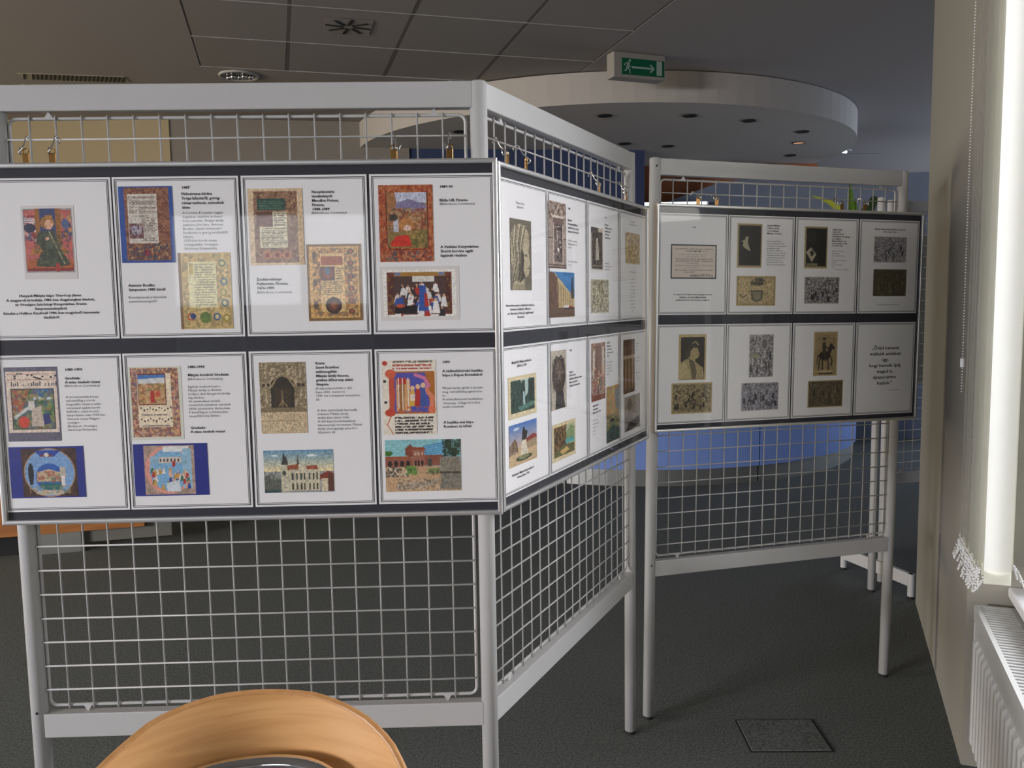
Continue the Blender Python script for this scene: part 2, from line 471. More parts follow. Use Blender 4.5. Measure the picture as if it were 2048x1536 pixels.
# far right end of the hall beyond the window wall
w = BM(); wallmesh(w, (7.0, 6.2), (7.0, 6.8), 0, CH, 0.15, -1); wallmesh(w, (7.0, 10.1), (7.0, 12.0), 0, CH, 0.15, -1)
wallmesh(w, (7.0, 6.8), (7.0, 10.1), 0, 0.7, 0.15, -1); wallmesh(w, (7.0, 6.8), (7.0, 10.1), 2.4, CH, 0.15, -1)
wallmesh(w, (2.07, 3.54), (7.0, 6.4), 0, CH, 0.12, -1)  # unseen slab, slanted to keep far window light off the stands
struct('wall_far_right', w, PLASTER)


def window(name, p, q, z0, z1, nm):
    """real window: outer frame, mullions, one pane per light"""
    p = Vector((*p, 0)); q = Vector((*q, 0)); L = (q - p).length; M = frameM((p.x, p.y, 0), (q - p)[:2])
    f = BM(); t = 0.05
    box(f, 0, L, -0.03, 0.03, z0, z0 + t); box(f, 0, L, -0.03, 0.03, z1 - t, z1)
    box(f, 0, t, -0.03, 0.03, z0 + t, z1 - t); box(f, L - t, L, -0.03, 0.03, z0 + t, z1 - t)
    o = obj(name, f, FRAMEW, None, M); o['kind'] = 'structure'
    for k in range(nm + 1):
        a = t + (L - 2 * t) * k / (nm + 1); b = t + (L - 2 * t) * (k + 1) / (nm + 1)
        if k: obj('mullion', box(BM(), a - 0.025, a + 0.025, -0.028, 0.028, z0 + t, z1 - t), FRAMEW, o, M)
        obj('pane', box(BM(), a + (0.025 if k else 0), b - (0.025 if k < nm else 0), -0.004, 0.004, z0 + t, z1 - t), GLASS, o, M)
    return o


window('window_1', wl(S1, 0.24, 0)[:2], wl(S0, 0.24, 0)[:2], ZS, ZH, 1)
window('window_2', (1.85, -0.75), (1.85, -3.75), 0.7, 2.15, 2)
window('window_3', (-0.9, -4.36), (-2.7, -4.36), 0.9, 2.2, 2)
window('window_4', (7.05, 10.1), (7.05, 6.8), 0.7, 2.4, 2)
window('window_5', (-7.06, -4.25), (-7.06, -0.8), 0.6, 2.3, 2)
window('added_window_6', (-7.06, 1.2), (-7.06, 3.8), 0.6, 2.3, 1)  # unseen opening added to let the warm left fill in
# window sill
sl = BM()
v = [(-2.43, 0.10), (S1 - 0.005, 0.10), (S1 - 0.005, 0.21), (-2.43, 0.21)]
vv = [sl.verts.new(wl(s, o, z)) for z in (ZS - 0.03, ZS) for s, o in v]
for f in ((0, 3, 2, 1), (4, 5, 6, 7), (0, 1, 5, 4), (1, 2, 6, 5), (2, 3, 7, 6), (3, 0, 4, 7)): sl.faces.new([vv[i] for i in f])
bmesh.ops.recalc_face_normals(sl, faces=list(sl.faces)); bev(sl, 0.006)
struct('trim_1', sl, SILLW)

# ------------------------------------------------------------------ radiator
# local x runs towards the camera along the wall; local y points into the room (negative = towards the wall)
rad = thing('panel_radiator', 'white panel radiator with ribbed front and slotted top grille under the window', 'radiator', Matrix.Translation(wl(-0.165, 0.06, 0)))


def RW(x, dpt, z):   # x along the wall to the camera, dpt into the wall
    return wl(-0.165 - x, 0.012 + dpt, z)


def rbx(bm, x0, x1, d0, d1, z0, z1):
    v = [bm.verts.new(RW(x, d, z)) for z in (z0, z1) for x, d in ((x0, d0), (x1, d0), (x1, d1), (x0, d1))]
    fs = [bm.faces.new([v[i] for i in f]) for f in ((0, 3, 2, 1), (4, 5, 6, 7), (0, 1, 5, 4), (1, 2, 6, 5), (2, 3, 7, 6), (3, 0, 4, 7))]
    bmesh.ops.recalc_face_normals(bm, faces=fs)
    return bm


ID = Matrix()
RL = 1.6
f = BM(); rbx(f, 0, RL, 0.004, 0.012, 0.09, 0.455)
obj('front_panel', f, RADW, rad, ID)
f = BM()
x = 0.03
while x < RL - 0.02:
    v = [f.verts.new(RW(*p)) for p in ((x, 0.004, 0.10), (x + 0.006, -0.006, 0.115), (x + 0.022, -0.006, 0.115), (x + 0.028, 0.004, 0.10), (x, 0.004, 0.415), (x + 0.006, -0.006, 0.400), (x + 0.022, -0.006, 0.400), (x + 0.028, 0.004, 0.415))]
    for q in ((0, 1, 5, 4), (1, 2, 6, 5), (2, 3, 7, 6), (0, 3, 2, 1), (4, 5, 6, 7)): f.faces.new([v[i] for i in q])
    x += 0.045
bmesh.ops.recalc_face_normals(f, faces=list(f.faces))
rb = obj('ribs', f, RADW, rad, ID)
obj('side_panel', rbx(BM(), -0.004, 0.0, 0.002, 0.10, 0.09, 0.49), RADW, rad, ID)
tg = BM(); rbx(tg, 0, RL, 0.0, 0.012, 0.455, 0.497); rbx(tg, 0, RL, 0.088, 0.10, 0.40, 0.497)
rbx(tg, 0, 0.015, 0.012, 0.088, 0.485, 0.497)
obj('top_rail', tg, RADW, rad, ID)
sme2 = rbx(BM(), 0, 0.009, 0.012, 0.088, 0.486, 0.4965)
me0 = bpy.data.meshes.new('grille_bar'); sme2.to_mesh(me0); sme2.free(); me0.materials.append(RADW)
for k in range(70):
    o = WM[rad.name]
    obj('grille_bar', me0, None, rad, Matrix.Translation(-WD * (0.022 + k * 0.0182)))
obj('back_panel', rbx(BM(), 0, RL, 0.09, 0.098, 0.09, 0.40), mat('radiator_dark_inside', (0.2, 0.2, 0.2), 0.6), rad, ID)
for xx in (0.05, 1.5):
    p = RW(xx, 0.05, 0); tb_ = BM(); tube(tb_, [p, p + Vector((0, 0, 0.10))], 0.009, 10)
    obj('leg', tb_, RADW, rad, ID)

# ------------------------------------------------------------------ vertical blind stack
bl = thing('vertical_blind', 'bunched vertical blind slats glowing white at the window', 'blind', Matrix.Translation(wl(-0.365, 0.04, 0.62)))
BZ0, BZ1 = 0.625, 2.62
NSL = 24
SLS = [-0.365] + [-0.294 + 0.0155 * k for k in range(NSL - 1)]
for k in range(NSL):
    s = SLS[k]
    a = wl(s, 0.0 + 0.006 * math.sin(k * 1.7), 0); b = wl(s + 0.055 + 0.006 * math.sin(k * 2.3), 0.089, 0)
    if k == 0: b = wl(s + 0.002, 0.062, 0)
    bm = BM(); n = 6; top = []; bot = []
    nd = Vector(((b - a).y, -(b - a).x, 0)).normalized()
    for i in range(n + 1):
        t = i / n; p = a.lerp(b, t) + nd * 0.006 * math.sin(PI * t)
        bot.append(bm.verts.new((p.x, p.y, BZ0))); top.append(bm.verts.new((p.x, p.y, BZ1)))
    for i in range(n): bm.faces.new((bot[i], bot[i + 1], top[i + 1], top[i]))
    obj('slat', bm, VANE, bl, ID, smooth=True)
    wb = BM(); p = a.lerp(b, 0.5)
    q = [a + nd * 0.001, b + nd * 0.001, b - nd * 0.001, a - nd * 0.001]
    vv = [wb.verts.new((c.x, c.y, z)) for z in (BZ0 - 0.004, BZ0 + 0.03) for c in q]
    for ff in ((0, 3, 2, 1), (4, 5, 6, 7), (0, 1, 5, 4), (1, 2, 6, 5), (2, 3, 7, 6), (3, 0, 4, 7)): wb.faces.new([vv[i] for i in ff])
    obj('bottom_weight', wb, VANE, bl, ID)
hr = BM()
v = [hr.verts.new(wl(s, o, z)) for z in (2.62, 2.66) for s, o in ((-2.4, 0.02), (0.12, 0.02), (0.12, 0.07), (-2.4, 0.07))]
for ff in ((0, 3, 2, 1), (4, 5, 6, 7), (0, 1, 5, 4), (1, 2, 6, 5), (2, 3, 7, 6), (3, 0, 4, 7)): hr.faces.new([v[i] for i in ff])
obj('head_rail', hr, FRAMEW, bl, ID)
# bead chains that link the slat bottoms, slack loops on the room side and the window side
bmc = BM()
ico = BM(); bmesh.ops.create_icosphere(ico, subdivisions=1, radius=0.0028)
iv = [v.co.copy() for v in ico.verts]; ifc = [[v.index for v in f.verts] for f in ico.faces]; ico.free()


def bead(bm, p):
    vs = [bm.verts.new(p + q) for q in iv]
    for f_ in ifc: bm.faces.new([vs[i] for i in f_])


for k in range(NSL - 1):
    s = SLS[k]; ds_ = SLS[k + 1] - s
    for off, dz, dout in ((-0.002, 0.060, -0.016), (-0.002, 0.042, -0.010), (0.002, 0.03, -0.008), (0.091, 0.030, 0.012)):
        drop = dz * (0.75 + 0.5 * rnd.random()); sw = dout * (0.6 + 0.8 * rnd.random())
        for i in range(15):
            t = i / 14; h = 4 * t * (1 - t)
            bead(bmc, wl(s + ds_ * t + 0.004 * (rnd.random() - .5), off + sw * h, BZ0 + 0.012 - drop * h))
o = obj('bead_chain', bmc, BEAD, bl, ID, smooth=True); o['kind'] = 'stuff'
# control chain hanging on the room side
cc = thing('blind_control_chain', 'beaded control cord with a small white connector hanging in front of the blind', 'cord', Matrix.Translation(wl(0.03, -0.012, 1.08)))
bmc = BM(); z = 1.075
while z < 2.62:
    bead(bmc, wl(0.03 + 0.004 * math.sin(z * 5), -0.014, z)); z += 0.0085
obj('bead_string', bmc, BEAD, cc, ID, smooth=True)
p = wl(0.03, -0.014, 1.16); bm = BM(); disc(bm, p, 0.006, 0.026, 10)
obj('connector', bm, SILLW, cc, ID)
# thin cable on the window wall
bm = BM(); tube(bm, [wl(0.50, -0.004, 0.52), wl(0.505, -0.004, 0.35), wl(0.50, -0.004, 0.2), wl(0.50, -0.004, 0.02)], 0.0016, 6)
tag(obj('wall_cable', bm, mat('grey_cable', (0.2, 0.19, 0.18), 0.6)), 'thin grey cable running down the window wall to the floor', 'cable')

# ------------------------------------------------------------------ reception desk
dk = thing('reception_desk', 'curved blue reception desk with brushed steel plinth behind the display stands', 'desk', Matrix.Translation((1.1, 7.9, 0)))
KC = (1.15, 8.02); KR = 1.98


def arcwall(a0, a1, r0, r1, z0, z1, seg):
    bm = BM(); R_ = []
    for i in range(seg + 1):
        a = math.radians(a0 + (a1 - a0) * i / seg)
        R_.append([bm.verts.new((KC[0] + r * math.cos(a), KC[1] + r * math.sin(a), z)) for r, z in ((r1, z0), (r1, z1), (r0, z1), (r0, z0))])
    for A, B in zip(R_, R_[1:]):
        for k in range(4): bm.faces.new((A[k], B[k], B[(k + 1) % 4], A[(k + 1) % 4]))
    bm.faces.new(R_[0]); bm.faces.new(list(reversed(R_[-1])))
    bmesh.ops.recalc_face_normals(bm, faces=list(bm.faces))
    return bm


segs = [(230, 247.0), (247.4, 289.6), (290, 352)]
for a0, a1 in segs:
    obj('front_panel', arcwall(a0, a1, KR - 0.03, KR, 0.125, 1.08, 14), BLUEDESK, dk, ID, smooth=False)
    obj('plinth', arcwall(a0, a1, KR - 0.06, KR - 0.02, 0, 0.12, 14), STEEL, dk, ID)
obj('worktop', arcwall(230, 354, KR - 0.38, KR + 0.03, 1.08, 1.12, 50), mat('light_grey_worktop', (0.5, 0.52, 0.56), 0.3), dk, ID)

# potted plant on the reception desk
PX, PY = KC[0] + 1.80 * math.cos(math.radians(330)), KC[1] + 1.80 * math.sin(math.radians(330))
PM = Matrix.Translation((PX, PY, 1.12))
pt_ = thing('potted_plant', 'tall green plant with a bright curved yellow leaf behind the right display stand', 'plant', PM)
obj('pot', lathe(BM(), [(0.09, 0), (0.12, 0.20), (0.125, 0.20), (0.125, 0.22), (0.10, 0.22)], 24), TERRA, pt_, smooth=False)


def leaf(pts, wd, m, nm='leaf'):
    bm = BM(); n = len(pts) - 1; L_ = []; R_ = []
    for i, p in enumerate(pts):
        p = Vector(p); t = i / n; t_ = (Vector(pts[min(i + 1, n)]) - Vector(pts[max(i - 1, 0)])).normalized()
        s_ = t_.cross(Vector((0, 1, 0.3))).normalized() * wd * math.sin(PI * (0.08 + 0.90 * t)) ** 0.8
        L_.append(bm.verts.new(p + s_)); R_.append(bm.verts.new(p - s_))
    c_ = [bm.verts.new((a.co + b.co) / 2 + Vector((0, 0.008, 0))) for a, b in zip(L_, R_)]
    for i in range(n):
        bm.faces.new((L_[i], c_[i], c_[i + 1], L_[i + 1])); bm.faces.new((c_[i], R_[i], R_[i + 1], c_[i + 1]))
    return obj(nm, bm, m, pt_, smooth=True)


leaf([(0.0, 0, 0.2), (0.08, 0, 0.55), (0.13, 0, 0.93), (0.11, 0, 1.21)], 0.04, LEAF)
leaf([(0.0, 0, 0.2), (0.12, 0.02, 0.5), (0.17, 0.02, 0.80), (0.16, 0, 1.04)], 0.045, LEAF)
leaf([(0.0, 0, 0.2), (0.04, 0, 0.6), (0.06, 0, 0.84), (0.02, 0, 0.96), (-0.06, 0, 1.02), (-0.20, 0, 1.07)], 0.028, LEAFY)
DLEAF = mat('dark_leaf', (0.04, 0.07, 0.02), 0.4)
leaf([(0.0, 0, 0.2), (0.18, 0, 0.6), (0.24, 0, 0.90), (0.32, 0, 1.03), (0.42, 0, 1.0)], 0.06, DLEAF)
leaf([(0.0, 0, 0.2), (0.16, -0.05, 0.45), (0.28, -0.05, 0.78), (0.40, -0.05, 0.92)], 0.05, DLEAF)
leaf([(0.0, 0, 0.2), (-0.06, 0.1, 0.45), (-0.12, 0.15, 0.60)], 0.04, LEAF)

# slanted grey blue partition with a lit ledge, behind the desk
sp = BM()
pts = [(1.36, 2.22), (1.43, 2.24), (1.94, 2.42), (2.22, 2.45), (4.4, 2.50), (4.4, 0), (1.36, 0)]
fr = [sp.verts.new((x_, 7.95, z_)) for x_, z_ in pts]; bk = [sp.verts.new((x_, 8.01, z_)) for x_, z_ in pts]
sp.faces.new(fr); sp.faces.new(list(reversed(bk)))
for i in range(7): sp.faces.new((fr[i], bk[i], bk[(i + 1) % 7], fr[(i + 1) % 7]))
bmesh.ops.recalc_face_normals(sp, faces=list(sp.faces))
struct('wall_partition', sp, SLATE)
tl = thing('strip_light', 'thin bright white strip light low behind the far display stand', 'lamp', Matrix.Translation((1.5, 7.85, 2.22)))
obj('tube', rbox(1.20, 1.80, 7.82, 7.85, 2.215, 2.235, 0.004), emis('strip_glow', (0.85, 0.92, 1.0), 3.0), tl, ID)
obj('holder', rbox(1.18, 1.82, 7.85, 7.94, 2.20, 2.24, 0.004), FRAMEW, tl, ID)

# desk glimpsed at the lower left
ld = thing('wooden_counter', 'orange brown wooden counter with a steel plinth glimpsed behind the left stand', 'counter', Matrix.Translation((-2.6, 4.7, 0)))
LDM = frameM((-3.3, 4.39, 0), (0.964, 0.270)) 
LDM = frameM((-2.617 - 0.9 * 0.962, 4.579 - 0.9 * 0.273, 0), (0.962, 0.273))
obj('front_panel', rbox(0, 1.43, 0, 0.03, 0.115, 0.95, 0.002, 1), ORANGEWOOD, ld, LDM)
obj('plinth', rbox(0.86, 1.10, 0.0, 0.03, 0, 0.115, 0.002, 1), STEEL, ld, LDM)
obj('side_panel', rbox(1.10, 1.57, 0.04, 0.07, 0.04, 0.95, 0.002, 1), GREY, ld, LDM)
obj('edge_strip', rbox(1.44, 1.57, 0.02, 0.04, 0.15, 0.19, 0.002, 1), STEEL, ld, LDM)
obj('countertop', rbox(-0.02, 1.6, -0.03, 0.6, 0.95, 0.98, 0.003, 1), GREY, ld, LDM)
obj('base_shade', box(BM(), 0, 0.86, 0.05, 0.08, 0, 0.115), BLACK, ld, LDM)  # black sheet stands in for the shadow below the counter front

# flush lid of a floor outlet box, carpeted, with a dark seam
LM = frameM((0.70, 2.42, 0), (1.0, -0.02))
fb = thing('floor_outlet_box', 'square carpeted floor box lid flush with the floor before the right stand', 'floor box', LM)
obj('lid', rbox(0.006, 0.244, 0.006, 0.194, 0.0, 0.004, 0.001, 1), CARPET, fb)
obj('lid_frame', box(BM(), 0, 0.25, 0, 0.2, -0.001, 0.0015), RUBBER, fb)

# exit sign hanging under the ceiling
EM = frameM((0.62, 5.08, CH), (0.936, 0.352))
ex = thing('exit_sign', 'green exit sign with running figure and arrow under the ceiling', 'sign', EM)
EW, EH = 0.345, 0.125
obj('housing', rbox(0, EW, 0.0, 0.09, -0.145, 0.0, 0.006), SIGNBOX, ex)
obj('green_panel', rbox(0.052, EW - 0.008, -0.004, 0.0, -0.128, -0.035, 0.001, 1), GREENS, ex)
def poly(bm, pts, y=-0.0052):
    vs = [bm.verts.new((p[0], y, p[1])) for p in pts]
    f_ = bm.faces.new(vs)
    return bm
def seg2(bm, a, b, w_, y=-0.0052):
    a = Vector((a[0], 0, a[1])); b = Vector((b[0], 0, b[1])); d = (b - a).normalized(); n_ = Vector((-d.z, 0, d.x)) * w_ / 2
    for p in (a - d * w_ * .2, b + d * w_ * .2): pass
    vs = [bm.verts.new((p.x, y, p.z)) for p in (a - n_, b - n_, b + n_, a + n_)]
    bm.faces.new(vs)
x0, zc = 0.052, -0.081
bm = BM(); seg2(bm, (x0 + 0.066, zc - 0.004), (x0 + 0.205, zc - 0.004), 0.011)
seg2(bm, (x0 + 0.188, zc + 0.018), (x0 + 0.214, zc - 0.004), 0.010); seg2(bm, (x0 + 0.188, zc - 0.026), (x0 + 0.214, zc - 0.004), 0.010)
obj('arrow', bm, SIGNWHITE, ex)
obj('door_symbol', poly(BM(), [(x0 + 0.230, zc - 0.040), (x0 + 0.268, zc - 0.040), (x0 + 0.268, zc + 0.042), (x0 + 0.230, zc + 0.042)]), SIGNWHITE, ex)
bm = BM(); hx, hz = x0 + 0.052, zc + 0.032
poly(bm, [(hx + 0.008 * math.cos(a), hz + 0.008 * math.sin(a)) for a in [2 * PI * i / 12 for i in range(12)]])
for a, b, w_ in (((x0 + .047, zc + .022), (x0 + .036, zc - .004), .016), ((x0 + .043, zc + .020), (x0 + .024, zc + .016), .006), ((x0 + .024, zc + .016), (x0 + .015, zc + .003), .006),
                 ((x0 + .043, zc + .010), (x0 + .052, zc - .002), .006), ((x0 + .052, zc - .002), (x0 + .062, zc + .001), .006), ((x0 + .034, zc - .004), (x0 + .027, zc - .026), .009),
                 ((x0 + .027, zc - .026), (x0 + .013, zc - .026), .007), ((x0 + .038, zc - .004), (x0 + .052, zc - .020), .009), ((x0 + .052, zc - .020), (x0 + .053, zc - .042), .007)):
    seg2(bm, a, b, w_)
obj('running_figure', bm, SIGNWHITE, ex)

# ------------------------------------------------------------------ printed pictures (flat prints, colour per vertex)
def hx(c):
    return np.array([int(c[i:i + 2], 16) / 255 for i in (0, 2, 4)])


class Pic:
    def __init__(s, w, h, bg, res=1.0, seed=1):
        s.w, s.h = w, h
        s.nx = max(8, int(w / res) + 1); s.ny = max(8, int(h / res) + 1)
        s.X, s.Y = np.meshgrid(np.linspace(0, 1, s.nx), np.linspace(0, 1, s.ny))
        s.C = np.ones((s.ny, s.nx, 3)) * hx(bg); s.r = np.random.RandomState(seed)

    def _b(s, m, c, a=1.0):
        m = (m.astype(float) * a)[..., None]; s.C = s.C * (1 - m) + hx(c) * m; return s

    def R(s, x0, y0, x1, y1, c, a=1):
        return s._b((s.X >= x0) & (s.X <= x1) & (s.Y >= y0) & (s.Y <= y1), c, a)

    def E(s, cx, cy, rx, ry, c, a=1):
        return s._b(((s.X - cx) / rx) ** 2 + ((s.Y - cy) / ry) ** 2 <= 1, c, a)

    def _in(s, pts):
        ins = np.zeros(s.X.shape, bool); n = len(pts)
        for i in range(n):
            x1, y1 = pts[i]; x2, y2 = pts[i - 1]
            if y1 == y2: continue
            cond = ((y1 > s.Y) != (y2 > s.Y)) & (s.X < (x2 - x1) * (s.Y - y1) / (y2 - y1) + x1)
            ins ^= cond
        return ins

    def P(s, pts, c, a=1):
        return s._b(s._in(pts), c, a)

    def L(s, pts, wd, c, a=1):
        asp = s.h / s.w
        m = np.zeros(s.X.shape, bool)
        for (x1, y1), (x2, y2) in zip(pts, pts[1:]):
            dx, dy = x2 - x1, (y2 - y1) * asp; L2 = dx * dx + dy * dy + 1e-9
            t = np.clip(((s.X - x1) * dx + (s.Y - y1) * asp * dy) / L2, 0, 1)
            m |= (s.X - x1 - t * dx) ** 2 + ((s.Y - y1) * asp - t * dy) ** 2 <= (wd / 2) ** 2
        return s._b(m, c, a)

    def _noise(s, cell):
        gx, gy = int(s.w / cell) + 3, int(s.h / cell) + 3
        g = s.r.rand(gy, gx); fx = s.X * s.w / cell; fy = s.Y * s.h / cell
        ix, iy = fx.astype(int), fy.astype(int); tx, ty = fx - ix, fy - iy
        tx = tx * tx * (3 - 2 * tx); ty = ty * ty * (3 - 2 * ty)
        return (g[iy, ix] * (1 - tx) + g[iy, ix + 1] * tx) * (1 - ty) + (g[iy + 1, ix] * (1 - tx) + g[iy + 1, ix + 1] * tx) * ty

    def N(s, x0, y0, x1, y1, cols, cell=4, amt=0.8):
        reg = (s.X >= x0) & (s.X <= x1) & (s.Y >= y0) & (s.Y <= y1)
        for c in cols:
            n = s._noise(cell) * 0.6 + s._noise(cell * 0.5) * 0.4
            s._b(reg & (n > 0.56), c, amt)
        return s

    def SH(s, cell=3, amt=0.3, x0=0, y0=0, x1=1, y1=1):
        reg = (s.X >= x0) & (s.X <= x1) & (s.Y >= y0) & (s.Y <= y1)
        n = (s._noise(cell) + s._noise(cell * .45) - 1) * amt
        s.C = s.C * (1 + (n * reg)[..., None]); return s

    def T(s, x0, y0, x1, y1, n, c='5a4a3c', a=0.6):
        for k in range(n):
            yc = y0 + (y1 - y0) * (k + .5) / n
            brk = s._noise(2.2)
            m = (abs(s.Y - yc) < (y1 - y0) / n * 0.27) & (s.X > x0) & (s.X < x1 - (0.06 * s.r.rand() if k % 4 else 0)) & (brk > 0.28)
            s._b(m, c, a)
        return s

    def F(s, x, y, h, c, skin='d8b090', w=None):
        w = w or h * 0.30
        s.P([(x - w * .28, y - h * .78), (x + w * .28, y - h * .78), (x + w * .55, y), (x - w * .55, y)], c)
        s.E(x, y - h * .88, h * 0.10 * s.h / s.w, h * 0.11, skin); return s

    def mesh(s, name):
        C = np.clip(s.C, 0, 1) ** 1.12; C = np.where(C <= 0.04045, C / 12.92, ((C + 0.055) / 1.055) ** 2.4)
        nx, ny = s.nx, s.ny
        co = np.zeros((ny, nx, 3)); co[..., 0] = s.X * s.w / 1000; co[..., 2] = -s.Y * s.h / 1000
        i = np.arange(nx * ny).reshape(ny, nx)
        q = np.stack([i[1:, :-1], i[1:, 1:], i[:-1, 1:], i[:-1, :-1]], -1).reshape(-1, 4)
        me = bpy.data.meshes.new(name)
        me.vertices.add(nx * ny); me.vertices.foreach_set('co', co.reshape(-1))
        nf = len(q); me.loops.add(nf * 4); me.loops.foreach_set('vertex_index', q.reshape(-1).astype(np.int32))
        me.polygons.add(nf); me.polygons.foreach_set('loop_start', (np.arange(nf) * 4).astype(np.int32))
        me.update(calc_edges=True)
        at = me.color_attributes.new('print', 'FLOAT_COLOR', 'POINT')
        a4 = np.ones((ny * nx, 4)); a4[:, :3] = C.reshape(-1, 3); at.data.foreach_set('color', a4.reshape(-1))
        me.materials.append(PRINT)
        return me


SEPIA = ['4a4032', '9a8c6c', '2c261e']
GREYS = ['4a4a50', 'b8b4b0', '2a2a30']


def manuscript(p, border, cols, page, x0, y0, x1, y1, n):
    p.N(0, 0, 1, 1, cols, 5, 0.75).SH(2.5, 0.5)
    p.R(x0, y0, x1, y1, page).T(x0 + .02, y0 + .02, x1 - .02, y1 - .02, n)
    return p


def pic_king(p):
    p.R(.02, .02, .98, .96, 'c06a62').R(.33, .0, .66, .55, '3c4a78').R(.24, 0, .34, .6, 'a06a2c').R(.66, 0, .77, .6, 'a06a2c')
    p.N(.02, .1, .25, .5, ['e0c8c0', '50607c', '8a2c30'], 7).N(.78, .1, .98, .5, ['40507c', 'c8a060'], 8)
    for k in range(4): p.R(.03, .14 + k * .03, .24, .155 + k * .03, 'f0e8e4')
    p.E(.13, .30, .12, .07, '2c3450').E(.86, .24, .08, .08, '5c6c90')
    p.R(.03, .80, .97, .98, 'b4622c').R(.03, .93, .97, .98, '8a2c20')
    p.P([(.15, .62), (.85, .62), (.9, .72), (.12, .72)], 'b87a34')
    p.P([(.30, .36), (.62, .34), (.72, .62), (.93, .88), (.60, .92), (.20, .90), (.36, .66), (.24, .50)], '3f4a36')
    p.P([(.40, .40), (.55, .38), (.60, .60), (.45, .66)], '566048').L([(.52, .36), (.66, .62), (.80, .86)], .025, 'b0a484')
    p.N(.2, .36, .9, .9, ['2c3428', '6a6c50'], 6, .5)
    p.E(.49, .22, .15, .10, 'a8783c').E(.52, .25, .085, .075, 'e0b090').R(.46, .10, .60, .14, 'c08a3c')
    p.E(.47, .47, .04, .025, 'e0b090').P([(.62, .86), (.70, .86), (.68, 1.0), (.60, .97)], 'b03c30')
    return p.SH(2.5, .25)


def pic_codex_blue(p):
    p.R(.10, .02, .93, .97, '8a5a44'); p.N(.10, .02, .93, .97, ['b08464', '6a4034', 'a06c50'], 4, .7)
    p.R(.16, .10, .70, .74, 'd8d0c4').T(.18, .12, .68, .36, 13).T(.40, .40, .68, .72, 16).T(.30, .37, .56, .40, 1)
    p.R(.17, .48, .43, .68, '7c5050').E(.30, .57, .10, .07, 'a8a0b0').N(.17, .48, .43, .68, ['c8b8a8', '502c38'], 5, .6)
    p.N(.14, .76, .88, .96, ['c0a070', '70403c', '3c4a60'], 4).E(.48, .87, .05, .04, '8c2c44')
    return p.SH(3, .2)


def pic_codex_pale(p):
    p.R(0, 0, 1, 1, 'd0b478').R(0, 0, .05, 1, '8a6c4c').N(.06, .02, .98, .98, ['b8a068', 'e0cc98', '8c8058'], 5, .5)
    p.R(.18, .12, .72, .72, 'e4dcb0').T(.30, .14, .70, .70, 17, '7c7458', .5).R(.20, .14, .28, .28, 'c8b468')
    for x, y, c in ((.86, .38, '507890'), (.86, .66, '4c7078'), (.20, .84, 'b85040'), (.70, .84, '506c98'), (.88, .86, 'a89838'), (.84, .14, '7c8870'), (.84, .52, 'b0a050')):
        p.E(x, y, .07, .05, c).E(x, y, .04, .028, 'd8c890')
    return p.E(.48, .85, .11, .075, '6c8440').E(.24, .83, .06, .04, '384c80').SH(3, .15)


def pic_codex_cream(p):
    p.R(0, 0, 1, 1, 'dcc4a4').R(.10, .04, .90, .97, '947458').N(.10, .04, .90, .97, ['c0a07c', '6c4c40', 'a88470'], 5, .7)
    p.R(.17, .13, .68, .28, '3c5a50').T(.20, .15, .66, .27, 4, '7c9c84').R(.14, .30, .44, .48, '70483c').N(.14, .3, .44, .48, ['94685c'], 6)
    p.R(.44, .30, .70, .77, 'e0d8bc').R(.20, .50, .70, .77, 'e0d8bc').T(.46, .31, .69, .49, 6).T(.22, .51, .69, .76, 11)
    for x in (.32, .5, .68): p.E(x, .87, .09, .06, 'b8805c').E(x, .87, .04, .03, '8c3c34')
    return p.SH(3, .2)


def pic_codex_gold(p):
    p.R(0, 0, 1, 1, '8c6c40').R(.04, .03, .95, .96, 'd8b070').N(.10, .05, .92, .94, ['a0603c', 'b88850', '6c5c50'], 5, .6)
    p.R(.24, .12, .68, .88, 'e0c088').R(.26, .16, .66, .27, 'a04c28').T(.28, .17, .64, .26, 3, 'c87c48')
    p.R(.24, .29, .50, .47, '6c4844').E(.37, .38, .10, .07, '9c5c40').E(.37, .35, .05, .05, '5c7088')
    p.T(.52, .30, .66, .46, 5).T(.25, .48, .66, .67, 7)
    p.E(.47, .80, .15, .11, '4c3430').E(.47, .80, .10, .07, '70483c').E(.47, .80, .05, .035, 'a0603c')
    for y in (.10, .25, .42, .58, .74, .88): p.E(.80, y, .06, .035, '5c4c4c').E(.80, y, .03, .02, 'b85c38')
    for y in (.14, .5, .8): p.E(.14, y, .04, .05, '6c5448')
    return p.SH(2.5, .3)


def pic_red_landscape(p):
    p.R(0, 0, 1, 1, 'b05c38').N(0, 0, 1, 1, ['c87848', '8c3c28', 'c89060'], 5, .6)
    p.R(.15, .10, .90, .80, 'a87850').P([(.30, .10), (.88, .10), (.88, .24), (.60, .22), (.34, .28)], 'c8ccdc').P([(.32, .24), (.55, .18), (.88, .26), (.88, .34), (.3, .36)], '8c84a4')
    p.N(.18, .30, .88, .60, ['a86c48', '6c6448', 'c0a078', '945040'], 6, .8).R(.20, .38, .33, .46, '4c4440')
    p.P([(.26, .48), (.36, .44), (.36, .62), (.26, .62)], 'c8c8d0').E(.50, .52, .14, .09, 'c08850').E(.52, .56, .07, .04, 'dcc0b4')
    p.P([(.16, .62), (.90, .58), (.90, .82), (.16, .82)], '94804c').N(.5, .6, .9, .82, ['b89858', '6c6c3c'], 6)
    p.P([(.20, .76), (.32, .66), (.54, .65), (.60, .80), (.22, .80)], 'd03c2c')
    p.L([(.14, .08), (.14, .76), (.2, .84), (.84, .84), (.90, .76), (.90, .08)], .02, '703020')
    p.N(.1, .86, .95, .98, ['c08868', '803c34', '506070'], 6, .7)
    return p.SH(2.5, .25)


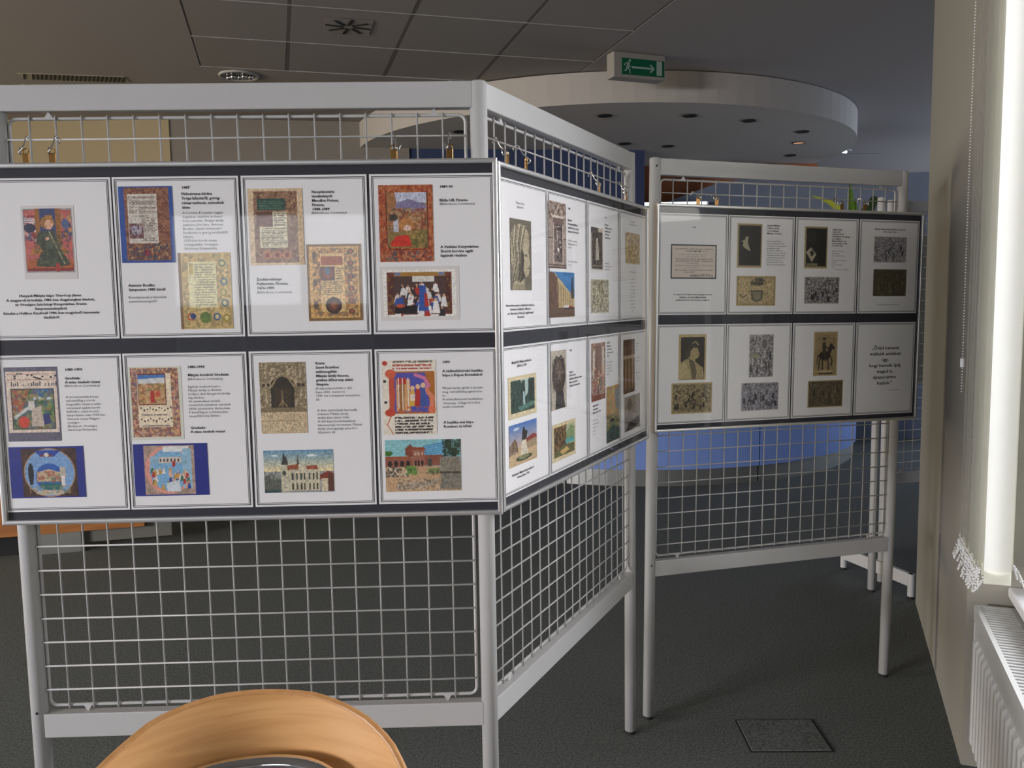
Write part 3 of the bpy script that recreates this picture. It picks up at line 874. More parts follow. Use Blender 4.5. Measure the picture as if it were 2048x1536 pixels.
def pic_council(p):
    p.R(0, 0, 1, 1, 'f0ece4').R(.05, .05, .94, .96, '7c4434').R(.15, .12, .85, .94, '5c4440').R(.15, .05, .85, .14, 'b08440')
    p.R(.16, .06, .24, .12, '7088b0').R(.76, .06, .84, .12, '7088b0').R(.40, .14, .70, .26, 'e0dcd4')
    p.R(.08, .14, .15, .92, '5c3430').R(.85, .14, .92, .92, '5c3430').N(.06, .1, .15, .95, ['907038'], 6).N(.85, .1, .94, .95, ['907038'], 6)
    rr = np.random.RandomState(3)
    for k in range(46):
        x = .18 + .64 * rr.rand(); y = .34 + .58 * (k / 46)
        p.F(x, y + .12, .20, ['f0ece8', 'e8e4e4', '3c3438', '2c2830', 'b83c30', '3c5ca0', 'e0dcd8'][rr.randint(7)], 'd0a080', .09)
    p.P([(.50, .34), (.58, .34), (.62, .88), (.48, .88)], '3c60a8').P([(.56, .50), (.60, .50), (.62, .80), (.56, .80)], 'b83c34')
    p.R(.16, .76, .46, .94, '241c20').E(.23, .77, .06, .04, 'c05838').F(.72, .94, .34, 'ece8e4').F(.86 - .03, .80, .28, 'e8e4e0')
    return p.SH(2, .2)


def pic_music(p):
    p.R(0, 0, 1, 1, '6c6878').R(.02, .06, .98, .88, 'e0d0c0')
    for y in (.09, .13, .17): p.R(.05, y, .96, y + .006, 'b06858')
    for x, y in ((.18, .12), (.24, .09), (.30, .09), (.42, .11), (.50, .11), (.70, .13), (.86, .14), (.95, .12), (.18, .15)): p.R(x, y - .012, x + .04, y + .012, '2c2428')
    p.P([(.55, .12), (.70, .155), (.70, .175), (.55, .145)], '241c20')
    for x in (.12, .16, .20, .24, .34, .44, .50, .54, .58, .62, .66, .76, .82, .88, .92, .96): p.R(x, .215 - (.02 if int(x * 50) % 3 == 0 else 0), x + .016, .255, '1c1820')
    p.R(.10, .29, .92, .84, '40302c').R(.12, .30, .90, .83, '48704c').P([(.12, .30), (.45, .30), (.30, .60), (.12, .70)], 'b05c40')
    p.P([(.52, .30), (.90, .30), (.90, .42), (.52, .42)], '3c84c8').R(.52, .40, .90, .44, 'd0dce0').R(.62, .44, .90, .66, '4c8c54')
    p.N(.12, .3, .9, .83, ['304c40', 'a86848', '5c6c8c', 'a8a058'], 7, .6)
    p.P([(.14, .66), (.50, .48), (.52, .52), (.16, .70)], 'c8ccc8').R(.42, .45, .54, .58, 'd8d0c8').P([(.48, .56), (.66, .52), (.70, .80), (.46, .80)], 'c8b8a8')
    p.E(.32, .74, .10, .08, 'd0482c').P([(.68, .64), (.80, .62), (.82, .76), (.70, .78)], '2c3878')
    return p.SH(2.5, .2)


def pic_arms(p):
    p.R(0, 0, 1, 1, '20308c').R(.16, .03, .90, .98, '40281c').N(.16, .03, .90, .98, ['5c3828'], 5)
    p.E(.53, .51, .345, .475, 'b08c60').E(.53, .51, .33, .455, '84a8d0').P([(.34, .07), (.70, .07), (.60, .20), (.42, .20)], '2848a0')
    p.R(.42, .16, .58, .20, '8c4838').E(.50, .16, .03, .04, 'e0d8c8')
    p.E(.53, .60, .19, .27, '2c64b0').P([(.36, .50), (.52, .44), (.70, .52), (.72, .68), (.35, .68)], 'c8b090').N(.36, .48, .70, .70, ['5c8c6c', 'a86858'], 7)
    p.P([(.38, .72), (.70, .72), (.64, .84), (.44, .84)], '1c7068').E(.53, .90, .20, .05, 'c8c0b4')
    p.P([(.25, .36), (.31, .36), (.32, .54), (.30, .74), (.26, .74), (.24, .54)], '14141c').E(.28, .35, .02, .03, '14141c')
    p.P([(.67, .40), (.74, .40), (.75, .60), (.66, .60)], 'c0b8a8').R(.68, .58, .73, .76, 'e4e0dc').N(.25, .76, .80, .92, ['c0a070', '6c8470'], 7, .6)
    return p.SH(3, .15)


def pic_floral(p):
    p.R(0, 0, 1, 1, 'c8a090').N(0, 0, 1, 1, ['a84c44', '6c5c78', 'd8b078', '8c6c50'], 4, .75)
    p.R(.13, .08, .84, .86, 'ecdcc0').R(.14, .08, .74, .54, '7c4438').R(.16, .10, .72, .52, 'c8a068')
    p.P([(.16, .10), (.72, .10), (.72, .14), (.16, .16)], '4c80c0').P([(.16, .16), (.72, .14), (.72, .22), (.16, .24)], 'd8d8d4')
    p.N(.16, .22, .72, .52, ['a85c40', '8c8454', 'd0b088'], 6, .7).P([(.40, .34), (.48, .32), (.50, .50), (.40, .50)], 'c0302c').E(.56, .38, .06, .04, 'c85c3c')
    for yy in (.58, .74):
        for x in np.linspace(.18, .80, 11): p.R(x, yy + .02 * math.sin(x * 30), x + .03, yy + .025 + .02 * math.sin(x * 30), '3c2c2c')
    p.T(.20, .66, .78, .70, 1, '54484c').T(.20, .82, .78, .86, 1, '54484c')
    return p.SH(2, .2)


def pic_initial(p):
    p.R(0, 0, 1, 1, '1c2c8c').R(.14, .03, .82, .98, 'b8a090').N(.14, .03, .82, .98, ['a08878'], 4)
    p.E(.46, .50, .31, .46, 'e0a090').E(.48, .50, .27, .41, '84b4d4').R(.40, .05, .74, .16, 'e0e4e0').R(.66, .10, .78, .86, '9cc0d4')
    p.P([(.22, .24), (.72, .24), (.72, .40), (.22, .40)], '94b8cc').R(.34, .26, .64, .37, 'd8c8b8')
    for k in range(6): p.R(.35 + k * .048, .29, .375 + k * .048, .35, '3c4050')
    rr = np.random.RandomState(9)
    for k in range(34): p.F(.24 + .50 * rr.rand(), .56 + .34 * k / 34, .13, ['b83c30', 'e0dcd8', '2c4c98', 'c89c48', 'd8b0a0', '48785c'][rr.randint(6)], 'e0b898', .05)
    p.R(.52, .34, .56, .44, 'b83430').P([(.42, .76), (.60, .70), (.62, .92), (.44, .92)], 'd4dce0')
    return p.SH(2.5, .15)


def pic_gate(p):
    p.R(0, 0, 1, 1, 'b0a084').R(0, .68, 1, 1, 'ccb898').R(0, .64, 1, .70, '8c7c60')
    p.N(0, 0, 1, .64, ['8c7c60', 'c8b898', '6c6048'], 5, .6)
    p.P([(.24, .64), (.24, .36), (.36, .20), (.60, .20), (.74, .36), (.74, .64)], '3c3428').E(.49, .30, .25, .09, '3c3428')
    p.P([(.30, .64), (.30, .36), (.66, .36), (.66, .64)], '4c4030').L([(.26, .34), (.36, .22), (.49, .18), (.62, .22), (.74, .34)], .04, '988868')
    for x in (.08, .18, .84, .94): p.R(x - .02, .05, x + .02, .62, '94866a').R(x - .03, .30, x + .03, .34, '4c4434')
    p.L([(.48, .64), (.48, .40)], .04, '7c6c50').L([(.40, .62), (.48, .54), (.58, .62)], .02, 'a8946c').R(.1, .82, .9, .83, '948468')
    return p.SH(2, .35)


def pic_cathedral(p):
    for k in range(20): p.R(0, k * .025, 1, k * .025 + .03, '%02x%02x%02x' % (int(120 + k * 6), int(160 + k * 3), int(184 - k * .5)))
    p.E(.15, .13, .06, .02, 'dce4e4').E(.70, .13, .07, .03, 'dce4e4')
    p.P([(0, .62), (.12, .54), (.24, .62), (.24, 1), (0, 1)], '6c6c64').P([(.08, .60), (.16, .52), (.24, .60), (.24, .70), (.08, .70)], '94948c')
    p.R(.24, .34, .36, .98, 'c8c4ac').P([(.25, .34), (.28, .16), (.33, .16), (.35, .34)], '4c4c48').P([(.27, .18), (.29, .04), (.31, .18)], '2c3c34')
    p.P([(.34, .36), (.50, .33), (.50, .46), (.34, .48)], 'a05c40').P([(.60, .38), (.76, .36), (.80, .52), (.62, .52)], 'a86048')
    p.R(.36, .46, .80, .96, 'ccc4ac').P([(.47, .34), (.49, .06), (.51, .34)], '5c5c54').P([(.50, .36), (.56, .28), (.62, .46), (.50, .46)], 'd4ccb4')
    for x in (.41, .47, .53, .58, .65, .71, .76): p.R(x - .012, .54, x + .014, .70, '4c504c').R(x - .012, .78, x + .014, .94, '54503c')
    p.E(.29, .54, .03, .06, '5c5c54').P([(.80, .60), (.92, .50), (1, .56), (1, .68), (.80, .70)], '8c4434').R(.82, .68, 1, .98, 'd8ccb0').R(.92, .56, 1, .98, '6c4438')
    return p.R(0, .93, .22, 1, '3c5854').N(0, .5, .24, 1, ['4c5c50'], 6, .5).SH(2, .3)


def pic_initial_h(p):
    p.R(0, 0, 1, 1, 'ece4d4').T(.20, .0, .94, .05, 1, '3c3434').R(0, 0, 0, 0, 'ffffff').T(.20, .05, .92, .09, 1, 'b83c30', .8).T(.20, .095, .92, .135, 1, 'b83c30', .8)
    p.R(.14, .15, .98, .72, 'b8742c').P([(.22, .17), (.80, .17), (.84, .40), (.90, .70), (.22, .70)], '5c5cb0')
    p.P([(.13, .18), (.22, .14), (.24, .5), (.20, .74), (.12, .72)], 'c85c44').E(.16, .18, .10, .06, 'd86c4c').E(.14, .70, .10, .05, 'c84c38')
    p.L([(.62, .20), (.78, .24), (.86, .34), (.80, .40)], .06, 'd884a8').L([(.80, .40), (.94, .50), (.90, .66)], .08, 'e09070').E(.92, .66, .07, .05, 'e0805c')
    p.R(.26, .26, .52, .68, 'd8a878').R(.28, .24, .44, .32, 'c03c34').P([(.32, .32), (.42, .32), (.40, .68), (.30, .68)], 'a8743c')
    for x in (.30, .38, .48): p.L([(x, .24), (x, .67)], .018, 'ece0d4')
    p.F(.56, .62, .28, 'dcb454', 'e8c4a0', .12).F(.66, .62, .30, 'b83c34', 'e8c4a0', .13).F(.76, .62, .32, '4c64a8', 'e8c4a0', .13).R(.52, .46, .60, .54, 'e8dccc')
    p.N(.22, .62, .86, .71, ['d06c3c'], 5).T(.22, .75, .94, .99, 6, '2c2428', .85)
    p.L([(.16, .74), (.08, .86), (.18, .98)], .02, 'c87848').E(.05, .28, .03, .02, '2c2c3c').E(.06, .56, .03, .02, '2c2c3c').E(.06, .04, .05, .03, 'c04438')
    return p.SH(2, .12)


def pic_ruins(p):
    p.R(0, 0, 1, .34, '94c8cc').P([(.50, .12), (.80, .04), (.80, .30), (.52, .32)], '5c9cc0')
    for k in range(5): p.L([(.52, .15 + k * .04), (.78, .09 + k * .045)], .012, '84bcd4')
    p.E(.04, .26, .06, .05, '4c7c3c').N(.76, 0, 1, .34, ['2c3c30', '20302c', '40503c'], 5, .9).R(.78, .02, .98, .32, '34442f', .5)
    p.P([(0, .32), (.34, .32), (.34, .36), (0, .38)], 'b0643c').R(0, .36, .36, .52, '9c6450').P([(.27, .30), (.27, .16), (.34, .08), (.36, .14), (.52, .16), (.52, .34), (.36, .34)], '8c4c38')
    p.R(.36, .20, .52, .52, 'a8705c').R(.52, .30, .76, .50, '98604c').P([(.34, .18), (.36, .14), (.52, .15), (.54, .20)], 'a05030')
    for x in (.06, .14, .22, .30): p.E(x, .46, .028, .06, '3c302c')
    for x in (.40, .44, .49): p.R(x - .012, .24, x + .012, .30, 'd0b8a0').E(x, .45, .016, .06, '3c3430')
    p.R(.56, .38, .62, .54, '58544c').R(0, .52, 1, 1, 'c8a884').N(0, .52, .30, .72, ['8c7c68', 'd8c8b4', '5c5448'], 5, .9).P([(.26, .50), (.40, .52), (.42, .68), (.30, .64)], '5c8440')
    p.N(.26, .50, .42, .68, ['3c6430', '84a058'], 5, .7).P([(.56, .56), (.74, .55), (.72, .66), (.56, .66)], '84945c').N(.54, .60, .72, .68, ['6c6050'], 5)
    p.P([(.14, .90), (.30, .84), (.72, .76), (.72, .84), (.30, .96), (.16, .98)], 'a89884').N(.14, .76, .72, .98, ['5c5448', 'd8ccbc'], 4, .5)
    p.P([(.72, .36), (.98, .34), (1, .64), (.72, .64)], '948c7c').P([(.74, .66), (1, .64), (1, .98), (.72, .96)], '848074').R(.72, .62, 1, .66, '4c4438')
    return p.N(.72, .36, 1, .98, ['747064', 'a8a090'], 6, .4).SH(2, .2)


def pic_statue_head(p):
    p.R(0, 0, 1, 1, '6c6450').P([(.10, .14), (.40, .06), (.72, .08), (.88, .20), (.90, .34), (.84, .44), (.92, .56), (.94, .64), (.88, .68), (.88, .76), (.80, .80), (.62, .82), (.70, 1), (.05, 1), (.20, .80), (.04, .60), (0, .30)], 'b0a488')
    for k in range(9): p.L([(.15 + k * .07, .10), (.10 + k * .055, .34), (.18 + k * .05, .58), (.06 + k * .03, .86)], .045, ['5c5440', 'c8bca0', '3c3628'][k % 3], .7)
    p.P([(.52, .40), (.66, .50), (.60, .72), (.70, .80), (.44, .90), (.34, .84)], '3c3628').P([(.62, .36), (.84, .42), (.92, .58), (.88, .68), (.80, .78), (.66, .70)], 'b8ac90')
    p.E(.74, .50, .05, .02, '3c3628').E(.84, .68, .05, .012, '5c5440').R(0, .92, 1, 1, '7c745c', .4)
    return p.N(0, .1, .5, .9, ['4c4434', 'c8bca0'], 5, .35).SH(2.5, .3)


def pic_relief(p, top='8c7c74', c2='d0c4b8', c3='4c3c3c'):
    p.R(0, 0, 1, 1, 'a8988c').N(0, 0, 1, .26, [c3, c2, '7c6048'], 5, .8).R(.26, .24, .84, .34, '7c6460').R(.18, .20, .86, .24, 'd8ccc0')
    p.R(.30, .34, .80, .90, c3).P([(.36, .88), (.38, .44), (.52, .36), (.66, .44), (.70, .88)], top).N(.34, .36, .72, .9, [c2, '3c3030', '6c5c54'], 6, .8)
    p.R(.27, .32, .31, .94, c2).R(.78, .32, .82, .94, c2).E(.55, .72, .06, .03, 'ece4dc').R(0, .94, 1, 1, '5c443c').T(0, .95, 1, .99, 1, 'c8bcb0', .8)
    return p.R(0, .54, .26, .56, '5c4c44').R(.84, .54, 1, .56, '5c4c44').SH(2, .35)


def pic_street(p):
    p.R(0, 0, 1, 1, '3c84bc').P([(0, 0), (.22, .02), (.38, .14), (.80, .44), (.92, .52), (1, .56), (1, .80), (0, .88)], 'c8b48c').P([(0, 0), (.20, .02), (.32, .16), (.34, .78), (0, .88)], '70503c')
    for k in range(7): p.L([(.36 + k * .09, .24 + k * .055), (.36 + k * .09, .74)], .03, '8c7450', .8)
    p.N(0, .1, .32, .8, ['94745c', '503c30'], 6, .6).P([(.84, .50), (.88, .10), (.94, .10), (.96, .50)], '3c3c4c').R(.86, .38, .98, .60, '4c4840')
    return p.R(0, .78, 1, 1, '6c5440').E(.66, .78, .12, .05, 'd8d4d0').E(.84, .80, .10, .05, 'a84438').R(.55, .80, .95, .84, '2c2428').SH(2, .25)


def pic_etch(p, base='c8bca4', cols=('6c6454', '3c362c', 'e0d8c4'), cell=5, box_=None):
    p.R(0, 0, 1, 1, base).N(.02, .02, .98, .98, list(cols), cell, .6).SH(2, .5)
    if box_: p.R(*box_)
    return p


def pic_crowd(p, base, cols, n=26, seed=4, sky=.35, skyc=None):
    p.R(0, 0, 1, 1, base).N(.02, .03, .98, .98, list(cols), 5, .5)
    if skyc: p.R(.02, .03, .98, sky, skyc, .6)
    rr = np.random.RandomState(seed)
    for k in range(n): p.F(.06 + .88 * rr.rand(), sky + .22 + (.95 - sky - .22) * k / n, .26, cols[rr.randint(len(cols))], base, .07)
    return p.SH(1.8, .5)


def pic_dark_niche(p):
    p.R(0, 0, 1, 1, 'c8c0b0').R(.05, .10, .95, .98, '4c4844').R(.0, .0, .6, .14, '3c3834').N(.05, .1, .95, .98, ['6c645c', '2c2824', '94887c'], 4, .6)
    return p.P([(.42, .30), (.58, .30), (.66, .76), (.34, .78)], 'c4bcae').E(.50, .28, .07, .04, 'd4ccbe').R(.1, .90, .9, .93, 'a89c8c').SH(2, .3)


def pic_park(p):
    p.R(0, 0, 1, 1, 'dccca8').R(.05, .07, .96, .92, '2c443c').N(.05, .07, .96, .92, ['4c685c', '1c302c', '3c5c50'], 5, .8).P([(.42, .07), (.72, .07), (.70, .44), (.60, .54), (.50, .30)], 'b0c4bc')
    p.P([(.46, .10), (.58, .10), (.60, .60), (.44, .60)], '2c443c').P([(.50, .40), (.57, .40), (.60, .86), (.52, .86)], 'b0c4c4').P([(.3, .78), (.96, .70), (.96, .80), (.4, .90)], '5c8478')
    return p.R(.74, .1, .96, .6, '24382f').SH(2, .3)


def pic_monument(p):
    for k in range(12): p.R(0, k * .05, 1, k * .05 + .05, '%02x%02x%02x' % (90 + k * 11, 130 + k * 5, 190 - k * 2))
    p.E(.25, .12, .12, .03, 'c8d4e4').R(0, .60, 1, 1, 'c8b08c').P([(0, .50), (.12, .40), (.20, .34), (.28, .46), (.30, .68), (0, .72)], '7c6450').P([(.60, .46), (.84, .38), (1, .44), (1, .66), (.60, .68)], 'a89478')
    p.P([(.60, .42), (.86, .34), (1, .40), (1, .46), (.60, .50)], '94443c').P([(.40, .80), (.44, .44), (.60, .44), (.66, .80)], 'd8d0bc').P([(.44, .44), (.46, .22), (.52, .08), (.56, .20), (.66, .24), (.60, .44)], '2c2c28')
    return p.E(.52, .86, .30, .07, '48543c').E(.52, .84, .20, .05, '8c8c68').N(0, .46, .3, .7, ['4c4034', 'a89884'], 6, .6).SH(2, .25)


def pic_bust(p):
    p.R(0, 0, 1, 1, 'bcb4a4').E(.50, .42, .44, .30, '4c403c').E(.50, .36, .30, .22, '544844').P([(.30, .70), (.78, .70), (.90, 1), (.25, 1)], '403c3c')
    p.E(.52, .36, .20, .20, '847468').N(.08, .14, .92, .70, ['2c2624', '746458'], 6, .6).L([(.22, .18), (.34, .10), (.50, .14), (.66, .10), (.80, .18)], .05, '3c3430')
    return p.E(.42, .34, .06, .018, '241c1c').E(.62, .34, .06, .018, '241c1c').P([(.49, .34), (.55, .34), (.58, .46), (.46, .46)], '94847a').E(.52, .52, .09, .014, '2c2424').SH(2, .3)


def pic_cliff(p):
    p.R(0, 0, 1, 1, 'dccca4').R(.05, .06, .96, .92, 'b8c0a0').P([(.05, .06), (.55, .06), (.60, .55), (.42, .70), (.05, .80)], '50402c').N(.05, .06, .6, .8, ['84603c', '34302c', 'a88450'], 5, .7)
    p.P([(.58, .30), (.80, .10), (.96, .20), (.96, .50), (.60, .50)], '8ca074').R(.56, .48, .96, .62, '5ca8a8').P([(.05, .80), (.45, .62), (.96, .66), (.96, .92), (.05, .92)], '6c6c44')
    return p.P([(.30, .78), (.60, .70), (.74, .82), (.40, .90)], 'c8a870').SH(2, .3)


def pic_interior(p):
    p.R(0, 0, 1, 1, 'b09c8c').N(0, 0, 1, 1, ['7c5448', 'd0c4b4', '8c4c40'], 5, .6).R(.10, .12, .22, .62, 'd8d0c4').R(.78, .08, .90, .60, 'd8d0c4').R(.30, .05, .70, .60, '8c6c60')
    rr = np.random.RandomState(6)
    for k in range(12): p.F(.15 + .7 * rr.rand(), .60 + .30 * k / 12, .22, ['5c7c5c', 'a84438', '4c4458', 'c8a880'][rr.randint(4)])
    return p.R(0, .90, 1, 1, '8c5440').SH(2, .3)


def pic_mural(p):
    p.R(0, 0, 1, 1, 'b89c58').N(0, 0, 1, .5, ['d0a868', '8c9078', 'c87c50'], 7, .6).N(0, .5, 1, 1, ['3c5c50', '5c7c84', '8c7c44'], 7, .7)
    return p.P([(.6, .1), (1, 0), (1, .5), (.7, .4)], '94989c').P([(0, .8), (.5, .7), (1, .8), (1, 1), (0, 1)], '2c4840').E(.4, .62, .2, .03, '2c2c3c').SH(2, .3)


def pic_window_arch(p):
    p.R(0, 0, 1, 1, '5c4434').N(0, 0, 1, 1, ['8c6448', '3c2c24'], 6, .6)
    for x in (.2, .5, .8): p.R(x - .08, .1, x + .08, .95, '7c5c44').R(x - .02, .35, x + .02, .9, 'c89c70')
    return p.R(0, .30, 1, .36, 'b8a48c').SH(2, .3)


def pic_portrait_grey(p):
    p.R(0, 0, 1, 1, 'a09890').N(0, 0, 1, 1, ['7c746c', 'b4aca0'], 6, .5).E(.32, .24, .15, .18, '6c645c').P([(.18, .40), (.48, .42), (.60, .98), (.10, .98)], '8c847c')
    return p.P([(.05, 1), (.30, .76), (.95, .66), (1, .86), (.5, 1)], '2c2a2a').SH(2, .3)


def pic_profile_dark(p, flip=False, light='b0a890'):
    p.R(0, 0, 1, 1, 'a89878').R(.04, .03, .97, .97, '262420').N(.04, .03, .97, .97, ['34302c', '1c1c1a'], 6, .5)
    pts = [(.34, .28), (.30, .36), (.16, .40), (.24, .43), (.20, .48), (.24, .54), (.36, .58), (.54, .64), (.42, .44), (.44, .30)]
    return p.P([(1 - x, y) if flip else (x, y) for x, y in pts], light).P([(.44, .28), (.70, .36), (.90, .46), (.60, .50)], '2c3034')


def pic_arms_sepia(p):
    p.R(0, 0, 1, 1, 'a8946c').R(.03, .04, .97, .96, 'c0ac84').N(.03, .04, .97, .96, ['94805c', 'd0c098'], 5, .6).E(.52, .24, .18, .07, '4c4434').R(.46, .05, .68, .24, '5c5440').N(.36, .1, .74, .3, ['2c281e', '8c7c5c'], 5, .7)
    p.P([(.36, .48), (.68, .48), (.66, .80), (.52, .90), (.38, .80)], '5c5444').P([(.40, .52), (.64, .52), (.62, .78), (.52, .86), (.42, .78)], '8c846c')
    return p.L([(.06, .6), (.14, .74), (.24, .66)], .02, '5c543c').L([(.78, .3), (.86, .26), (.84, .40)], .03, 'd8c8a0').SH(2, .3)


def pic_dark_figure(p):
    p.R(0, 0, 1, 1, 'a89878').R(.04, .03, .97, .97, '282620').E(.30, .24, .22, .16, '45423a', .6).P([(.05, .62), (.28, .50), (.52, .68), (.32, .86)], 'b8b098').P([(.22, .62), (.34, .56), (.42, .66), (.30, .74)], '3c3830')
    return p.R(.08, .90, .58, .96, '8c8468').SH(3, .2)


def pic_invite(p):
    p.R(0, 0, 1, 1, '2c2c30').R(.03, .04, .97, .955, 'd8ccc0')
    p.T(.10, .10, .92, .15, 1, '6c605c').T(.32, .17, .66, .22, 1, '2c2428', .9).T(.68, .18, .80, .21, 1)
    for k, (a, b) in enumerate(((.18, .80), (.26, .74), (.10, .92), (.10, .92), (.34, .60), (.10, .92), (.30, .60), (.10, .92), (.30, .54))):
        p.T(a, .27 + k * .065, b, .31 + k * .065, 1, '84706c', .6)
    return p.T(.42, .86, .86, .89, 1, '3c3434', .8).T(.42, .90, .92, .93, 1, '3c3434', .8)


def pic_sepia_portrait(p):
    p.R(0, 0, 1, 1, 'c8b484').R(.04, .04, .96, 1, '403830').P([(.04, .62), (.20, .56), (.34, .52), (.42, .44), (.36, .30), (.48, .20), (.66, .22), (.70, .32), (.76, .42), (.72, .50), (.58, .56), (.64, .62), (.90, .74), (.96, 1), (.04, 1)], 'ac9c74')
    p.P([(.22, .40), (.30, .28), (.46, .16), (.66, .18), (.68, .28), (.52, .28), (.42, .36), (.40, .46), (.30, .54), (.20, .50)], '4c4438').P([(.36, .52), (.56, .60), (.66, .82), (.62, 1), (.50, 1)], '6c6048')
    return p.P([(.04, .66), (.26, .60), (.44, .98), (.04, 1)], 'c0b084').L([(.50, .18), (.60, .14), (.72, .22)], .03, 'b0a078').SH(2.5, .2)


def pic_rider(p):
    p.R(0, 0, 1, 1, 'b09c74').R(.04, .04, .97, .97, 'a4906c').N(.04, .04, .97, .90, ['b4a27c', '98845f'], 9, .4)
    for x0_, y0_, x1_, y1_ in ((.26, .58, .20, .88), (.36, .60, .38, .86), (.60, .56, .64, .86), (.68, .52, .80, .66), (.80, .66, .76, .78)): p.L([(x0_, y0_), (x1_, y1_)], .06, '3c3228')
    p.E(.46, .54, .25, .11, '342c24').P([(.60, .56), (.70, .54), (.82, .34), (.70, .26), (.60, .40)], '383026').P([(.68, .26), (.78, .26), (.92, .37), (.88, .41), (.74, .38)], '3c3228')
    p.L([(.22, .52), (.14, .60), (.14, .74)], .05, '302820').P([(.34, .24), (.50, .24), (.54, .50), (.36, .50)], '4c4234').L([(.46, .30), (.64, .40)], .05, '443a2e').L([(.46, .48), (.52, .66)], .07, '4c4234')
    p.E(.43, .18, .065, .045, '8c7c60').E(.43, .14, .09, .025, '2c2620').E(.48, .915, .40, .03, 'c0ac84').R(.2, .95, .85, .98, '3c3028')
    return p.SH(2, .3)


# ------------------------------------------------------------------ text
TEXTS = []


def text(page, FM, H, x, y, s, body, bold=False, align='LEFT', sp=None, soft=False, wdt=None):
    TEXTS.append((page, FM, H, x, y, s, body, bold, align, sp or s * 1.2, soft, wdt))


def flush_texts():
    cs = []
    for (page, FM, H, x, y, s, body, bold, align, sp, soft, wdt) in TEXTS:
        c = bpy.data.curves.new('caption', 'FONT'); s = s * 1.10 if not wdt else s; c.body = body; c.size = s / 1000 * 0.93; c.align_x = align; c.align_y = 'TOP_BASELINE'
        c.space_line = sp / (s * 0.93); c.resolution_u = 1; c.offset = 0.00013 * s / 7 if bold else 0.0
        c.space_character = 0.98
        o = bpy.data.objects.new('caption', c); COL.objects.link(o); cs.append(o)
    bpy.context.view_layer.update()
    dg = bpy.context.evaluated_depsgraph_get()
    for o, (page, FM, H, x, y, s, body, bold, align, sp, soft, wdt) in zip(cs, TEXTS):
        me = bpy.data.meshes.new_from_object(o.evaluated_get(dg)); me.name = 'caption'
        me.materials.clear(); me.materials.append(SOFTINK if soft else INK)
        xs = [v.co.x for v in me.vertices]; k = 1.08
        if wdt and xs: k = wdt / 1000 / max(1e-6, max(xs) - min(xs))
        M = FM @ Matrix.Translation((x / 1000, 0.0072, (H - y - s * 0.24) / 1000)) @ Matrix.Rotation(PI / 2, 4, 'X') @ Matrix.Diagonal((k, 1, 1, 1))
        obj('caption', me, None, page, M)
    for o in cs:
        c = o.data; bpy.data.objects.remove(o); bpy.data.curves.remove(c)


# ------------------------------------------------------------------ display stands
HP, WS, PR = 1.7912, 0.933, 0.0172
ZT0, ZT1, ZB0, ZB1 = 1.7395, 1.7895, 0.4761, 0.5271
VS0 = 0.0617
vw = BM(); tube(vw, [(0, 0, 0.535), (0, 0, 1.7325)], 0.0019, 6); VWIRE = bpy.data.meshes.new('wire'); vw.to_mesh(VWIRE); vw.free()
hw = BM(); tube(hw, [(0.0175, 0, 0), (0.9095, 0, 0)], 0.0019, 6); HWIRE = bpy.data.meshes.new('wire'); hw.to_mesh(HWIRE); hw.free()
for me in (VWIRE, HWIRE):
    me.materials.append(WHITE)
    for p in me.polygons: p.use_smooth = True


def post(root, M, x=0.0, foot=0.0, hole=()):
    bm = BM(); tube(bm, [(x, 0, foot + 0.012), (x, 0, HP - 0.003), (x, 0, HP)], [PR, PR, PR - 0.003], 24)
    o = obj('post', bm, WHITE, root, M, smooth=True)
    for p in o.data.polygons:
        if len(p.vertices) > 4: p.use_smooth = False
    bm = BM(); tube(bm, [(x, 0, foot), (x, 0, foot + 0.014)], PR * 0.86, 16)
    obj('rubber_foot', bm, RUBBER, o, M)
    for dx, z in hole:
        bm = BM(); tube(bm, [(x + dx, -math.sqrt(PR * PR - dx * dx) - 0.0006, z), (x + dx, -0.010, z)], 0.0028, 10)
        obj('bolt_hole', bm, BLACK, o, M)
    return o


